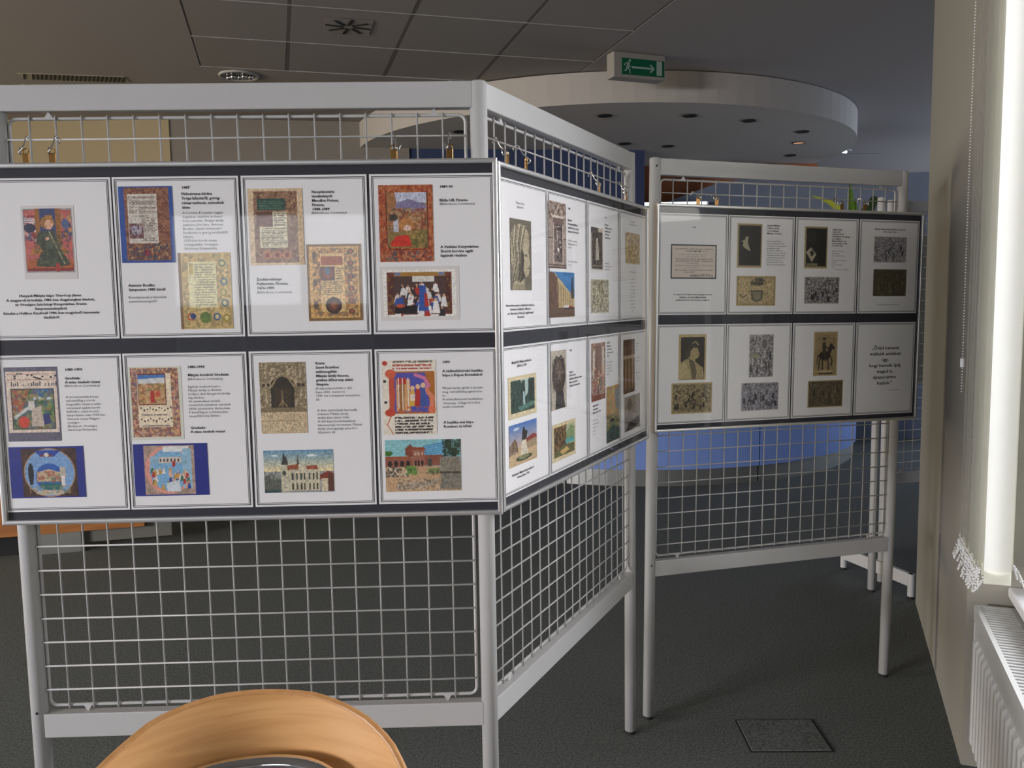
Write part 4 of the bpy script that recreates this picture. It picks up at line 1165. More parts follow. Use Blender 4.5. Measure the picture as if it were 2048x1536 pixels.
def grid(root, M):
    for nm, z0, z1 in (('top_rail', ZT0, ZT1), ('bottom_rail', ZB0, ZB1)):
        bm = rbox(0.012, WS - 0.012, -0.0125, 0.0125, z0, z1, 0.002)
        o = obj(nm, bm, WHITE, root, M)
        for xx in (0.055, WS - 0.055):
            bm = BM(); zz = z1 if nm == 'top_rail' else z0
            bmesh.ops.create_uvsphere(bm, u_segments=10, v_segments=6, radius=0.007)
            bmesh.ops.scale(bm, vec=(1, 1, 0.45), verts=bm.verts); bmesh.ops.translate(bm, vec=(xx, 0, zz), verts=bm.verts)
            obj('screw', bm, WHITE, o, M, smooth=True)
    x0, x1, z0, z1, rr = 0.0205, 0.9067, 0.5400, 1.7280, 0.014
    pts = []
    for cx, cz, a0 in ((x1 - rr, z1 - rr, 0), (x0 + rr, z1 - rr, 90), (x0 + rr, z0 + rr, 180), (x1 - rr, z0 + rr, 270)):
        for k in range(6):
            a = math.radians(a0 + 18 * k); pts.append((cx + rr * math.cos(a), 0.0035, cz + rr * math.sin(a)))
    mp = obj('mesh_panel', tube(BM(), pts, 0.0034, 8, True), WHITE, root, M, smooth=True)
    for k in range(17): obj('wire', VWIRE, None, mp, M @ Matrix.Translation((VS0 + 0.05 * k, -0.0015, 0)))
    for k in range(23): obj('wire', HWIRE, None, mp, M @ Matrix.Translation((0, -0.005, 0.577 + 0.05045 * k)))
    for xx, za, zb in ((0.098, z1, ZT0), (0.845, z1, ZT0), (0.098, z0, ZB1), (0.845, z0, ZB1)):
        bm = BM(); v = [bm.verts.new(p) for p in ((xx - 0.009, 0.0, za), (xx + 0.009, 0.0, za), (xx + 0.001, 0.0, zb), (xx - 0.001, 0.0, zb), (xx - 0.009, 0.005, za), (xx + 0.009, 0.005, za), (xx + 0.001, 0.005, zb), (xx - 0.001, 0.005, zb))]
        for f_ in ((0, 3, 2, 1), (4, 5, 6, 7), (0, 1, 5, 4), (1, 2, 6, 5), (2, 3, 7, 6), (3, 0, 4, 7)): bm.faces.new([v[i] for i in f_])
        bmesh.ops.recalc_face_normals(bm, faces=list(bm.faces))
        obj('mounting_tab', bm, WHITE, mp, M)
    return mp


PA, PB, PC, PD = (-0.9901, 1.6838), (-0.0574, 1.7094), (0.357, 2.548), (0.4270, 2.6395)
d3 = Vector((0.8895, 0.2798)).normalized()
M1 = frameM((*PA, 0), (PB[0] - PA[0], PB[1] - PA[1]))
M2 = frameM((*PB, 0), (PC[0] - PB[0], PC[1] - PB[1]))
ROLL3 = 0.0131
M3 = frameM((*PD, 0), d3, ROLL3)
st1 = thing('display_stand', 'nearest white mesh display stand with three posts and two angled panels', 'display stand', M1, 'white wire mesh display stands')
post(st1, M1, 0, 0, ((0.002, 0.532),)); post(st1, M2, 0, 0); post(st1, M2, WS, 0, ((0.004, 1.765),))
grid(st1, M1); grid(st1, M2)
st2 = thing('display_stand', 'white mesh display stand on two posts holding the black and white prints', 'display stand', M3, 'white wire mesh display stands')
post(st2, M3, 0, 0, ((-0.003, 1.765), (-0.003, 0.515))); post(st2, M3, WS, 0.0124)
grid(st2, M3)
# stand behind, on H shaped feet
M4 = frameM((1.735, 3.90, 0), (0.95, 0.31))
st3 = thing('display_stand', 'far white mesh display stand with H shaped foot by the end of the window wall', 'display stand', M4, 'white wire mesh display stands')
post(st3, M4, 0, 0); post(st3, M4, WS, 0); grid(st3, M4)
fM = frameM((1.64, 4.13, 0), (0.30, -0.93))
bm = rbox(0.0, 0.47, -0.011, 0.011, 0.055, 0.115, 0.003); obj('foot_bar', bm, WHITE, st3, fM)
for xx in (0.012, 0.458):
    bm = BM(); tube(bm, [(xx, 0, 0.012), (xx, 0, 0.115)], 0.0155, 16); o = obj('foot_post', bm, WHITE, st3, fM, smooth=False)
    bm = BM(); tube(bm, [(xx, 0, 0), (xx, 0, 0.014)], 0.013, 16); obj('rubber_foot', bm, RUBBER, o, fM)
M5 = frameM((1.645, 3.795, 0), (0.45, 0.89))
st4 = thing('display_stand', 'white stand post just behind the right leg of the stand with black and white prints', 'display stand', M5, 'white wire mesh display stands')
post(st4, M5, 0, 0)

# ------------------------------------------------------------------ framed posters
PGX = [(8, 250), (253, 494), (499, 741), (746, 989)]
PGY = [(28, 338), (368, 680)]


def make_frame(label, M, Wd, H, pages, res, dark=False):
    """M: origin at the lower left front corner; x right, y into the frame, z up. sizes in mm"""
    fr = thing('poster_frame', label, 'framed poster', M, 'long framed posters hanging on the display stands')
    w, h, t = Wd / 1000, H / 1000, 0.010
    for nm, pts in (('frame_rail', [(0, 0), (w, 0), (w - t, t), (t, t)]), ('frame_rail', [(0, h), (t, h - t), (w - t, h - t), (w, h)]),
                    ('frame_rail', [(0, 0), (t, t), (t, h - t), (0, h)]), ('frame_rail', [(w, 0), (w, h), (w - t, h - t), (w - t, t)])):
        bm = BM(); n = len(pts)
        lo = [bm.verts.new((x, 0.0, z)) for x, z in pts]; hi = [bm.verts.new((x, 0.020, z)) for x, z in pts]
        bm.faces.new(lo); bm.faces.new(list(reversed(hi)))
        for i in range(n): bm.faces.new((lo[i], hi[i], hi[(i + 1) % n], lo[(i + 1) % n]))
        bmesh.ops.recalc_face_normals(bm, faces=list(bm.faces))
        es = [e for e in bm.edges if all(abs(v.co.y) < 1e-6 for v in e.verts) and (e.verts[0].co - e.verts[1].co).length > 0.05]
        bmesh.ops.bevel(bm, geom=es, offset=0.0035, segments=3, affect='EDGES', profile=0.5)
        obj(nm, bm, ALU, fr, M)
    obj('backing_card', box(BM(), t - 0.002, w - t + 0.002, 0.0090, 0.014, t - 0.002, h - t + 0.002), DARKBOARD, fr, M)
    obj('back_board', box(BM(), t - 0.004, w - t + 0.004, 0.0145, 0.018, t - 0.004, h - t + 0.004), mat('grey_back_board', (0.35, 0.36, 0.33), 0.8), fr, M)
    gb = BM(); v = [gb.verts.new(p) for p in ((t - 0.001, 0.0035, t - 0.001), (w - t + 0.001, 0.0035, t - 0.001), (w - t + 0.001, 0.0035, h - t + 0.001), (t - 0.001, 0.0035, h - t + 0.001))]
    gb.faces.new(v)
    obj('glass_pane', gb, GLASS, fr, M)
    for i, pg in enumerate(pages):
        if pg is None: continue
        (x0, x1), (y0, y1) = PGX[i % 4], PGY[i // 4]
        po = obj('page', box(BM(), x0 / 1000, x1 / 1000, 0.0078, 0.0088, (H - y1) / 1000, (H - y0) / 1000), PAPER, fr, M, label=pg['label'])
        bm = BM()
        for o_, t_ in ((4.0, 1.5), (7.0, 0.9)):
            a0, a1, b0, b1 = (x0 + o_) / 1000, (x1 - o_) / 1000, (H - y1 + o_) / 1000, (H - y0 - o_) / 1000; tt = t_ / 1000
            ou = [(a0, b0), (a1, b0), (a1, b1), (a0, b1)]; inn = [(a0 + tt, b0 + tt), (a1 - tt, b0 + tt), (a1 - tt, b1 - tt), (a0 + tt, b1 - tt)]
            vo = [bm.verts.new((x, 0.0074, z)) for x, z in ou]; vi = [bm.verts.new((x, 0.0074, z)) for x, z in inn]
            for k in range(4): bm.faces.new((vo[k], vo[(k + 1) % 4], vi[(k + 1) % 4], vi[k]))
        obj('page_border', bm, INK, po, M)
        for j, (r, fn, bord) in enumerate(pg['pics']):
            if bord:
                b = bord
                obj('postcard_margin', box(BM(), (r[0] - b[0]) / 1000, (r[2] + b[1]) / 1000, 0.0072, 0.0077, (H - r[3] - b[3]) / 1000, (H - r[1] + b[2]) / 1000), mat('card_' + b[4], tuple(float(c) ** 2.2 for c in hx(b[4])), 0.6), po, M)
            p = Pic(r[2] - r[0], r[3] - r[1], 'a0a0a0', res, i * 7 + j + 1); p = fn(p)
            obj('postcard', p.mesh('postcard'), None, po, M @ Matrix.Translation((r[0] / 1000, 0.0070, (H - r[1]) / 1000)))
        for tx in pg['text']:
            text(po, M, H, *tx[:4], **(tx[4] if len(tx) > 4 else {}))
    return fr


B_ = dict(bold=True); C_ = dict(align='CENTER', bold=True)
S = 7.2
F1P = [
 dict(label='page with a seated king in green robe on a red ground', pics=[([80, 86, 173, 208], pic_king, (4, 4, 6, 13, 'd8d4d0'))],
  text=[(122, 253, 7.4, 'Hunyadi Mátyás képe Thuróczy János:\nA magyarok krónikája 1486-ban Augsburgban kiadott,\naz Országos Széchényi Könyvtárban őrzött\nősnyomtatványából.\nRészlet a Helikon Kiadónál 1986-ban megjelenő hasonmás\nkiadásból.', dict(align='CENTER', bold=True, sp=8.4, wdt=184))]),
 dict(label='page with a blue edged codex leaf and a pale yellow codex leaf', pics=[([264, 46, 367, 192], lambda p: pic_codex_blue(p.R(0, 0, 1, 1, '3058a0')), None), ([371, 174, 472, 322], pic_codex_pale, None)],
  text=[(385, 50, S, '1487', B_), (384, 62, S, 'Philostratus-kódex\nTrójai hősökről, görög-\nrómai tudósok, szónokok\nélete', dict(bold=True, sp=8.6)),
   (384, 98, 6.6, 'A Corvina Könyvtár leggaz-\ndagabban díszített kódexei\nközé tartozik. Mátyás király\nszámára jött létre. Antonio\nBonfini, udvari történetíró\nfordította le görög eredetiből\nlatinra.\n1933-ban került vissza\nországunkba, Országos\nSzéchényi Könyvtárba.', dict(soft=True, sp=7.6)),
   (273, 236, S, 'Antonio Bonfini:\nSymposion 1485 körül', dict(bold=True, sp=8.2)), (272, 259, 6.6, 'Beszélgetések a házasélet\nszemérmességéről', dict(soft=True, sp=8.0))]),
 dict(label='page with a cream codex leaf and a golden brown codex leaf', pics=[([511, 53, 616, 200], pic_codex_cream, None), ([620, 161, 726, 310], pic_codex_gold, None)],
  text=[(634, 61, S, 'Neoplatonista\ntanulmányok\nMarsilius Ficinus,\nFirenze,\n1488-1489', dict(bold=True, sp=8.3)), (632, 101, 6.6, '(Bibliotheca Corviniana)', dict(soft=True)),
   (521, 228, S, 'Zsoltároskönyv\nPszlterium, Firenze,\n1476-1490', dict(bold=True, sp=8.4)), (520, 253, 6.6, '(Bibliotheca Corviniana)', dict(soft=True))]),
 dict(label='page with a red bordered landscape and a crowded council miniature', pics=[([763, 49, 868, 197], pic_red_landscape, None), ([767, 213, 910, 304], pic_council, (6, 6, 7, 8, 'dcd8d4'))],
  text=[(882, 54, S, '1489-90', B_), (881, 80, S, 'Biblia I-III, Firenze', B_), (881, 87, 6.6, '(Bibliotheca Corviniana)', dict(soft=True)), (881, 170, S, 'A Vatikáni Könyvtárban\nőrzött korvina egyik\nlapjának részlete', dict(bold=True, sp=8.3))]),
 dict(label='page with a music manuscript and a round coat of arms on blue', pics=[([22, 391, 125, 538], pic_music, None), ([20, 549, 166, 652], pic_arms, None)],
  text=[(140, 398, S, '1480-1490', B_), (139, 415, S, 'Graduale:\nA mise énekelt részei', dict(bold=True, sp=8)), (137, 430, 6.6, '(Bibliotheca Corviniana)', dict(soft=True)),
   (138, 452, 6.4, 'A monumentális könyv\nvalószínűleg a török\nmegszállás idején a többi\ncorvinával együtt került\nkülföldre, majd hosszú\nhányódtatás után 1933-ban\nérkezett vissza Magyar-\nországra.\n(Budapest: Országos\nSzéchényi Könyvtár)', dict(soft=True, sp=7.25))]),
 dict(label='page with a flower bordered music leaf and a painted initial on blue', pics=[([266, 397, 359, 534], pic_floral, (4, 6, 3, 6, 'd8d8c8')), ([263, 548, 409, 653], pic_initial, None)],
  text=[(378, 397, S, '1480-1490', B_), (378, 413, S, 'Mátyás korabeli Graduale', B_), (377, 421, 6.6, '(Bibliotheca Corviniana)', dict(soft=True)),
   (377, 436, 6.4, 'Egyházi énekeskönyv a\nMátyás király és Beatrix\nkirályné által látogatott királyi\nkápolnában.\n46 szimbolikus értékű\nminiatúrát tartalmaz, amelyek\nbibliai jeleneteket ábrázolnak.\nE kezdőlapon a föltámadást\nmegelőző kép látható.', dict(soft=True, sp=7.3)), (378, 518, S, 'Graduale:\nA mise énekelt részei', dict(bold=True, sp=8))]),
 dict(label='page with a sepia church portal and a cathedral postcard', pics=[([518, 390, 609, 532], pic_gate, None), ([519, 566, 657, 652], pic_cathedral, None)],
  text=[(629, 394, S, 'Kassa:\nSzent Erzsébet\nszékesegyház\nMátyás király kecses,\ngótikus kőtorony alakú\nlámpása', dict(bold=True, sp=8.4)),
   (627, 444, 6.4, '(A képeslapon balra a déli\nkapu előtt, csavaros)\n1940 óta a templom belsejében\náll.', dict(soft=True, sp=7.4)),
   (629, 488, 6.4, 'A dóm építésének harmadik\nszakasza Mátyás király\nuralkodása idején folyt.\nA déli kapu homlokzatának\nháromszögű oromzatán Mátyás\nkirály életnagyságú páncélos\nkőszobra áll.', dict(soft=True, sp=7.35))]),
 dict(label='page with a red and blue chronicle initial and a photo of stone ruins', pics=[([759, 390, 866, 540], pic_initial_h, None), ([761, 550, 912, 655], pic_ruins, None)],
  text=[(879, 396, S, '1490', B_), (879, 414, S, 'A székesfehérvári bazilika\nképe a Képes Krónikából', dict(bold=True, sp=8.2)),
   (878, 448, 6.4, 'Mátyás király április 6-án halt\nmeg, valószínűleg agyvérzés-\nbe.\nA székesfehérvári bazilikában\nédesanyja, Szilágyi Erzsébet\nmellé temették.', dict(soft=True, sp=7.5)), (879, 517, S, 'A bazilika mai képe\nRomkert és kőtár', dict(bold=True, sp=8.2))]),
]
cream = 'd0c4a0'
F2P = [
 dict(label='page with a carved stone head in profile', pics=[([59, 106, 162, 253], pic_statue_head, None)],
  text=[(109, 73, S, 'Mátyás király\n1443-1490', dict(align='CENTER', soft=True, sp=9)), (106, 285, S, 'Ismeretlen mester: szobrának részlete a\nbautzeni emlékmű 1486-ból,\naz „Apotropos Herceg" vigilálomnál\nábrázolás.', dict(align='CENTER', bold=True, sp=8.2, wdt=140))]),
 dict(label='page with an ornate stone relief and a street photo under blue sky', pics=[([254, 51, 359, 202], pic_relief, None), ([255, 210, 409, 315], pic_street, None)],
  text=[(372, 60, S, '1486', B_), (371, 87, S, 'Bautzen:\nA várkastély Mátyás\nemlékét őrzi a torony\nfaragott domborműve', dict(bold=True, sp=8.8)), (370, 135, 6.6, 'A szobor eredetileg\n1486-ban készült, és\nma is áll.', dict(soft=True, sp=8)), (369, 184, 6.6, 'A torony ma Mátyás-\ntorony.', dict(soft=True, sp=8))]),
 dict(label='page with a dark niche statue and a pale engraving', pics=[([525, 91, 611, 198], pic_dark_niche, None), ([522, 223, 654, 310], lambda p: pic_etch(p, 'c8c0a8', ('84806c', 'dcd8c8', '5c5848')), None)],
  text=[(626, 61, 6.8, '1490', B_), (626, 79, 6.8, 'Budapest:\nA Mátyás-templom\nnyugati kapuján\nlevő szobor\n(régi képeslap)', dict(bold=True, sp=8.5)), (625, 180, 6.6, 'A királyi pár\nbevonulása Budára\nrégi metszeten', dict(soft=True, sp=8))]),
 dict(label='page with a small brown manuscript above a long column of text', pics=[([796, 86, 928, 174], lambda p: pic_etch(p, 'c8b080', ('a88c64', '84644c', 'd8c8a0'), 8), None)],
  text=[(862, 54, 6.8, 'Vers a királyról\nA krónikákból idézve', dict(align='CENTER', sp=9)), (862, 198, 6.0, 'Mátyás király dicsérete\nés\nemléke\nA mohácsi vész után\naz ország népe\nsokszor emlegette\na régi jó királyt\nkinek uralkodása\nidején béke volt\nés igazság lakott\naz egész országban\n(részlet)', dict(align='CENTER', soft=True, sp=10.2))]),
 dict(label='page with a dark park postcard and an equestrian monument postcard', pics=[([44, 437, 174, 517], pic_park, (5, 5, 4, 5, cream)), ([40, 534, 178, 623], pic_monument, None)],
  text=[(107, 404, S, 'Mátyásföld, Mátyás emlékműve\n(Erkel u.) 1905', dict(align='CENTER', bold=True, sp=8.2)), (107, 641, S, 'Kolozsvár: Mátyás király emlékmű\nFadrusz János, 1902', dict(align='CENTER', bold=True, sp=8))]),
 dict(label='page with a dark crowned bust and a rocky lakeside postcard', pics=[([261, 392, 353, 530], pic_bust, None), ([268, 567, 406, 650], pic_cliff, (3, 3, 3, 3, cream))],
  text=[(374, 397, S, '1902', B_), (372, 449, S, 'Szeged:\nFadrusz János\nvázlatterve Mátyás-szobor\nfejéhez, ajándéka\nVisegrádi múzeumban', dict(bold=True, sp=8.4))]),
 dict(label='page with a church interior and a tall mural painting', pics=[([521, 388, 625, 539], pic_interior, None), ([634, 511, 741, 665], pic_mural, None)],
  text=[(639, 392, 6.8, 'Budavár:\nMátyás-kút\nStróbl Alajos\nszoborcsoportja\n1904', dict(bold=True, sp=9)), (638, 445, 6.2, 'Mátyás vadászati\njelenet a királyi\npalota falánál, a\nkút mellett Szép\nIlonka', dict(soft=True, sp=8)),
   (529, 551, 6.8, 'Székesfehérvár:\nOrszágzászló,\nMátyás-emlék, 1938', dict(bold=True, sp=9)), (529, 589, 6.2, 'Az ünnepségre\nkészült emlékmű\na belvárosban\nma is áll\na téren', dict(soft=True, sp=9))]),
 dict(label='page with a brown arched hall and a grey seated portrait', pics=[([776, 391, 878, 546], pic_window_arch, None), ([785, 556, 929, 657], pic_portrait_grey, None)],
  text=[(892, 407, 6.4, 'Visegrád:\nPalota\n1484', dict(soft=True, sp=9)), (892, 449, 6.4, 'A palota udvara\nfestményen', dict(soft=True, sp=9)), (892, 494, 6.4, 'Mátyás király\narcképe\nolajfestmény', dict(soft=True, sp=9))]),
]
sep = 'b8a478'
F3P = [
 dict(label='page with a black bordered announcement card', pics=[([52, 122, 211, 227], pic_invite, None)],
  text=[(130, 70, 6.8, '1940', C_), (130, 276, 6.6, 'A meghívóval 75 fillérért lehet lapjegyet szerezni\nkiállításra. A bevétel Mátyás király\nszülőházának 500. évfordulójára szolgált ki.', dict(align='CENTER', bold=True, sp=8.6, wdt=134))]),
 dict(label='page with a dark profile portrait and a sepia coat of arms', pics=[([286, 55, 372, 188], lambda p: pic_profile_dark(p), (2, 2, 2, 3, sep)), ([287, 219, 426, 309], pic_arms_sepia, (2, 2, 2, 2, sep))],
  text=[(391, 58, 6.8, 'Hunyadi Mátyás,\nI. Mátyás király,\nCorvin Mátyás,\nMatthias Corvinus', dict(bold=True, sp=8.3)), (392, 107, 6.2, 'A kolozsvári Mátyás\nkirály szülőházában lévő\nemléktábla szövege szerint\naz igazságos király\nitt született 1443-ban.\nVárak és városok épültek,\nudvarában tudósok éltek\na könyvtár messze földön\nhíres volt, és követek\njöttek Európából, akiket\nfényes pompával fogadtak.', dict(soft=True, sp=7.4))]),
 dict(label='page with a dark print holding a white card and a grey battle engraving', pics=[([535, 58, 619, 188], pic_dark_figure, (2, 2, 2, 3, sep)), ([537, 218, 672, 305], lambda p: pic_crowd(p, 'b4b0ac', ('4c4c50', '2c2c34', '8c8888'), 24, 5), None)],
  text=[(638, 65, 6.2, '„Mátyás király\nidejében élt\njobbágyok közül\nmindenkinek volt igazsága\naz országban.\nMeghalt Mátyás, oda\nvan az igazság, mondja\na krónikás ének.', dict(bold=True, sp=7.4)), (639, 135, 6.2, 'Aki jó volt hozzá\nazt áldotta,\nki rossz volt hozzá\nazt\nmegbüntette minden\nigazával\nnem volt hiába\nvaló."', dict(soft=True, sp=7.3)), (655, 194, 5.6, 'Népi mese, feljegyzés', dict(soft=True))]),
 dict(label='page with a grey figure engraving above a dark brown one', pics=[([805, 83, 938, 168], lambda p: pic_crowd(p, 'b8b4b4', ('6c6c74', '4c4c54', '9c98a0'), 12, 8, .3), None), ([807, 191, 942, 280], lambda p: pic_crowd(p, '5c5440', ('3c3828', '4c4430', '746c50'), 8, 2), None)],
  text=[(868, 59, 6.6, 'Mátyás király előtt győztes seregével\nBécs kapui alatt', dict(align='CENTER', bold=True, sp=8.4, wdt=125)), (872, 309, 6.4, 'A palotai Mátyás ünnepi lakoma', dict(align='CENTER', wdt=90))]),
 dict(label='page with a sepia laurel crowned portrait and a brown battle scene', pics=[([87, 402, 179, 540], pic_sepia_portrait, (3, 2, 3, 2, sep)), ([64, 554, 201, 645], lambda p: pic_crowd(p, 'a89870', ('5c5040', '3c3428', '8c7c5c'), 26, 3, .25), (3, 3, 3, 3, sep))], text=[]),
 dict(label='page with two grey engravings of saints and riders', pics=[([337, 403, 426, 540], lambda p: pic_crowd(p, 'a8a4a4', ('5c5c60', 'c8c4c0', '3c3c44'), 12, 11, .3).E(.62, .22, .20, .17, 'b8b4b0', .5).E(.62, .22, .11, .12, '5c5860', .6).E(.22, .50, .18, .06, 'a09c80'), None), ([311, 558, 449, 648], lambda p: pic_crowd(p, 'b0acb0', ('5c5c64', '3c3c44', '94909c'), 26, 12, .3), None)], text=[]),
 dict(label='page with a sepia rider and a dark brown procession print', pics=[([583, 400, 670, 540], pic_rider, (3, 3, 3, 3, sep)), ([565, 561, 697, 645], lambda p: pic_crowd(p, '6c6048', ('4c4434', '3c3828', '84785c'), 14, 6, .2), (3, 3, 3, 3, sep))], text=[]),
 dict(label='page with a bold seven line quotation', pics=[],
  text=[(868, 456, 16.5, '„Őrizd nemzeti\nmúltunk emlékeit\núgy,\nhogy bennük újulj\nmagad is,\nújrateremtve\nhazánk."', dict(align='CENTER', bold=True, sp=19.8, wdt=128)), (908, 599, 6.4, 'Széchenyi István', dict(align='CENTER', soft=True))]),
]
FM1 = M1 @ Matrix.Translation((-0.0276, -0.0390, 0.9328))
f1 = make_frame('large framed poster with eight pages of colour miniatures on the nearest panel', FM1, 995, 705.6, F1P, 1.0)
p2d = Vector((0.423 + 0.019, 2.594 - 1.696)).normalized()
FM2 = frameM((-0.019, 1.696, 0.931), p2d)
f2 = make_frame('framed poster of statue and postcard pages on the receding middle panel', FM2, 1000, 706, F2P, 1.4)
FM3 = M3 @ Matrix.Translation((-0.0147, -0.047, 0.9470))
f3 = make_frame('framed poster of black and white prints on the right stand', FM3, 1005, 703, F3P, 1.6)
FM4 = M4 @ Matrix.Translation((0.96, 0.047, 0.94)) @ Matrix.Rotation(PI, 4, 'Z')
f4 = make_frame('framed poster seen from behind on the far stand by the window wall', FM4, 1000, 703, [None] * 8, 2)
flush_texts()

# ------------------------------------------------------------------ hooks
def s_hook(M, x, zt, yw, yf, zf, lab, tw=0.3):
    """x along the panel; top loop round the wire at (yw, zt); bottom loop through the hanger at (yf, zf)"""
    t = thing('s_hook', lab, 'hook', M @ Matrix.Translation((x, 0, zt)), 'chrome s hooks that carry the posters')
    Mh = M @ Matrix.Translation((x, yw, zt))
    r = 0.0062; pts = []
    dy = yf - yw; dz = zf - zt
    for k in range(11):
        a = math.radians(200 - 200 * k / 10 + 0); pts.append((tw * 0.004 * (k - 5) / 5, -r * math.cos(a) * 1.0, r * math.sin(a) + 0.001))
    top_end = pts[-1]
    # the hook runs from the far side over the wire, down, and round the hanger
    seq = [(0.0, r, -0.006), (0.0, r, 0.0)]
    for k in range(9):
        a = PI * k / 8; seq.append((tw * 0.006 * k / 8, r * math.cos(a), r * math.sin(a)))
    zl = dz - 0.001
    seq.append((tw * 0.008, -r * 0.8 + dy * 0.35, zl * 0.5))
    rb = 0.0055
    for k in range(9):
        a = PI + PI * k / 8; seq.append((tw * 0.010 + tw * 0.006 * k / 8, dy - rb * math.cos(a + PI) * 1.0 if False else dy + rb * math.cos(PI - PI * k / 8 * -1) , zl - rb * math.sin(PI * k / 8)))
    seq.append((tw * 0.02, dy + rb, zl + 0.008))
    bm = BM(); tube(bm, seq, 0.0015, 8)
    obj('hook_wire', bm, CHROME, t, Mh, smooth=True)
    return t


def hanger(fr, FM, x, H):
    bm = BM(); x /= 1000; h = H / 1000
    ring = []
    pl = rbox(x - 0.0065, x + 0.0065, 0.010, 0.012, h - 0.004, h + 0.019, 0.0008, 1)
    obj('hanger_plate', pl, BRASS, fr, FM)
    pts = [(x + 0.0055 * math.cos(a), 0.011, h + 0.022 + 0.0055 * math.sin(a)) for a in [2 * PI * k / 14 for k in range(14)]]
    obj('hanger_ring', tube(BM(), pts, 0.0013, 6, True), BRASS, fr, FM, smooth=True)


ZW = 0.577 + 0.05045 * 22
hk = 0
for fr, FM, PM_, xs, H, labs in (
        (f1, FM1, M1, (92, 142, 795, 903), 705.6, ('leftmost chrome hook above the colour miniature poster', 'second chrome hook from the left above the miniature poster', 'third chrome hook above the miniature poster, left of the dark bulkhead', 'chrome hook above the miniature poster nearest the middle post')),
        (f2, FM2, M2, (60, 150, 600, 815), 706, ('chrome hook nearest the middle post on the receding panel', 'second chrome hook on the receding panel', 'third chrome hook on the receding panel', 'farthest chrome hook on the receding panel')),
        (f3, FM3, M3, (145, 210, 675, 765), 703, ('leftmost chrome hook above the black and white poster', 'second chrome hook above the black and white poster', 'third chrome hook above the black and white poster', 'rightmost chrome hook above the black and white poster'))):
    for x, lab in zip(xs, labs):
        hanger(fr, FM, x, H)
        P = PM_.inverted() @ (FM @ Vector((x / 1000, 0.011, H / 1000 + 0.024)))
        hk += 1
        s_hook(PM_, P.x - 0.004 if hk % 2 else P.x + 0.001, ZW, -0.005, P.y, P.z, lab, -0.5 if hk % 3 else 0.9)

# ------------------------------------------------------------------ chair
CHX, CHY = -0.36, 0.98
ch = thing('chair', 'beech backed chair with chrome tube and maroon seat in front of the stand', 'chair', Matrix.Translation((CHX, CHY, 0)))
RC = 0.22
OUT = [(-100, .50), (-85, .58), (-70, .675), (-60, .712), (-50, .732), (-40, .752), (-30, .761), (-20, .766), (-10, .766), (0, .764), (10, .761), (20, .751), (30, .738), (40, .718), (50, .684), (60, .635), (75, .55), (90, .48)]


def cyl(phi, z, r):      # phi 0 = away from the viewer
    a = math.radians(phi); lean = (z - 0.45) * 0.16
    return Vector((CHX + (r + lean) * math.sin(a), CHY + (r + lean) * math.cos(a), z))


def ztop(phi):
    return float(np.interp(phi, [o_[0] for o_ in OUT], [o_[1] for o_ in OUT]))


bm = BM(); be = BM(); cols = []; TH_ = 0.011
phis = np.linspace(-96, 92, 49)
for ph in phis:
    zt = ztop(ph); zb = 0.46 + 0.00 * ph; nn = 8
    zs = [zb + (zt - zb) * k / nn for k in range(nn + 1)]
    cols.append(([bm.verts.new(cyl(ph, z, RC)) for z in zs], [bm.verts.new(cyl(ph, z, RC + TH_)) for z in zs]))
for (a, ao), (b, bo) in zip(cols, cols[1:]):
    for k in range(8):
        bm.faces.new((a[k], a[k + 1], b[k + 1], b[k])); bm.faces.new((ao[k], bo[k], bo[k + 1], ao[k + 1]))
    bm.faces.new((a[0], b[0], bo[0], ao[0]))
for (a, ao) in (cols[0], cols[-1]):
    for k in range(8): bm.faces.new((a[k], a[k + 1], ao[k + 1], ao[k]))
bmesh.ops.recalc_face_normals(bm, faces=list(bm.faces))
bk = obj('backrest', bm, BEECH, ch, ID, smooth=True)
rim = []
for ph in phis: rim.append(cyl(ph, ztop(ph), RC + TH_ / 2))
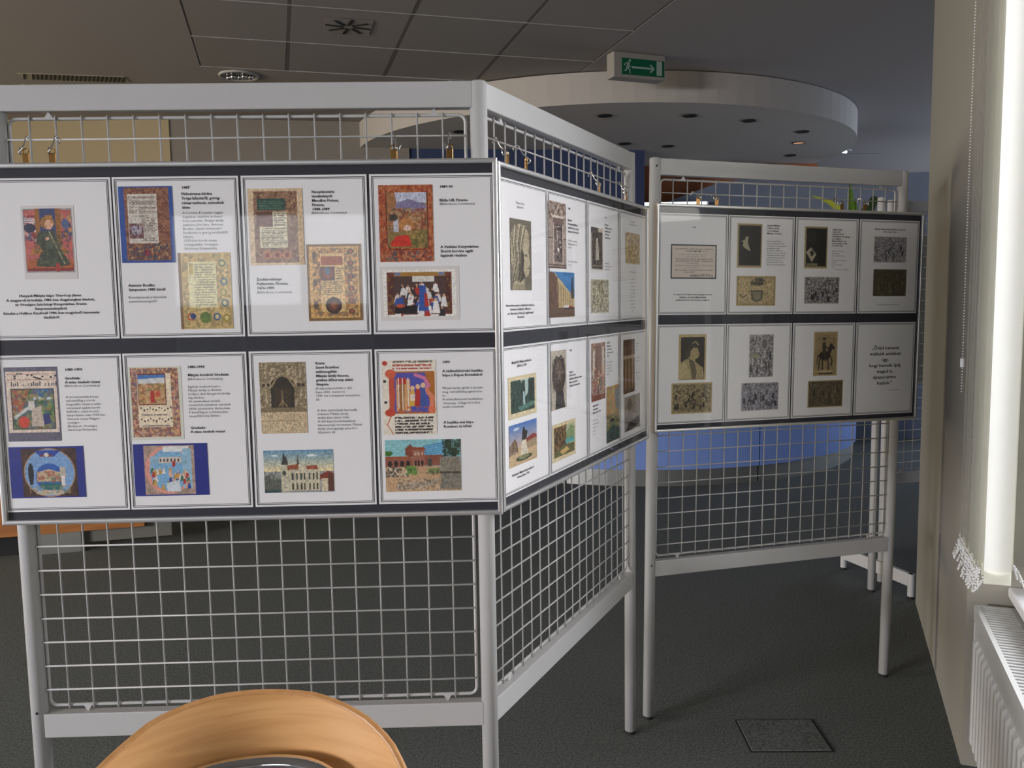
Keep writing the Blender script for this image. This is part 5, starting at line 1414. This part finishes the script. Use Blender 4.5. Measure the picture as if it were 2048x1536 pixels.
tube(be, rim, TH_ * 0.53, 8); obj('rim', be, BEECHEDGE, bk, ID, smooth=True)
# upholstered inner pad, chrome tube across its top
pd = BM(); rows = []
for ph in np.linspace(-62, 62, 33):
    e = 1 - (abs(ph) / 62) ** 4 * 0.35
    rows.append([pd.verts.new(cyl(ph - 9, z, r)) for z, r in ((0.47, RC - 0.004), (0.47, RC - 0.045), (0.50, RC - 0.062), (0.59 * e + .02, RC - 0.060), (0.634 * e, RC - 0.050), (0.642 * e, RC - 0.030), (0.632 * e, RC - 0.004))])
for a, b in zip(rows, rows[1:]):
    for k in range(7): pd.faces.new((a[k], a[(k + 1) % 7], b[(k + 1) % 7], b[k]))
pd.faces.new(rows[0]); pd.faces.new(list(reversed(rows[-1]))); bmesh.ops.recalc_face_normals(pd, faces=list(pd.faces))
obj('back_pad', pd, MAROON, ch, ID, smooth=True)
ct = BM(); pts = []
for ph in np.linspace(-66, 66, 33):
    e = 1 - (abs(ph) / 62) ** 4 * 0.35
    pts.append(cyl(ph - 9, 0.676 * e, RC - 0.026))
tube(ct, pts, 0.0125, 12); obj('chrome_tube', ct, CHROME, ch, ID, smooth=True)
st = BM(); lathe(st, [(0.17, 0.43), (0.215, 0.44), (0.225, 0.46), (0.215, 0.485), (0.15, 0.495)], 36, (CHX, CHY - 0.02)); obj('seat', st, MAROON, ch, ID, smooth=True)
for sx_, sy_ in ((-1, -1), (1, -1), (-1, 1), (1, 1)):
    lg = BM(); tube(lg, [(CHX + sx_ * 0.15, CHY - 0.02 + sy_ * 0.13, 0.44), (CHX + sx_ * 0.20, CHY - 0.02 + sy_ * 0.19, 0.0)], 0.0115, 12)
    obj('leg', lg, CHROME, ch, ID, smooth=True)
for sx_ in (-1, 1):
    lg = BM(); a = cyl(68 * sx_, 0.60, RC - 0.012); tube(lg, [a, cyl(72 * sx_, 0.52, RC - 0.012), (CHX + sx_ * 0.19, CHY + 0.02, 0.44)], 0.010, 12)
    obj('back_support', lg, CHROME, ch, ID, smooth=True)
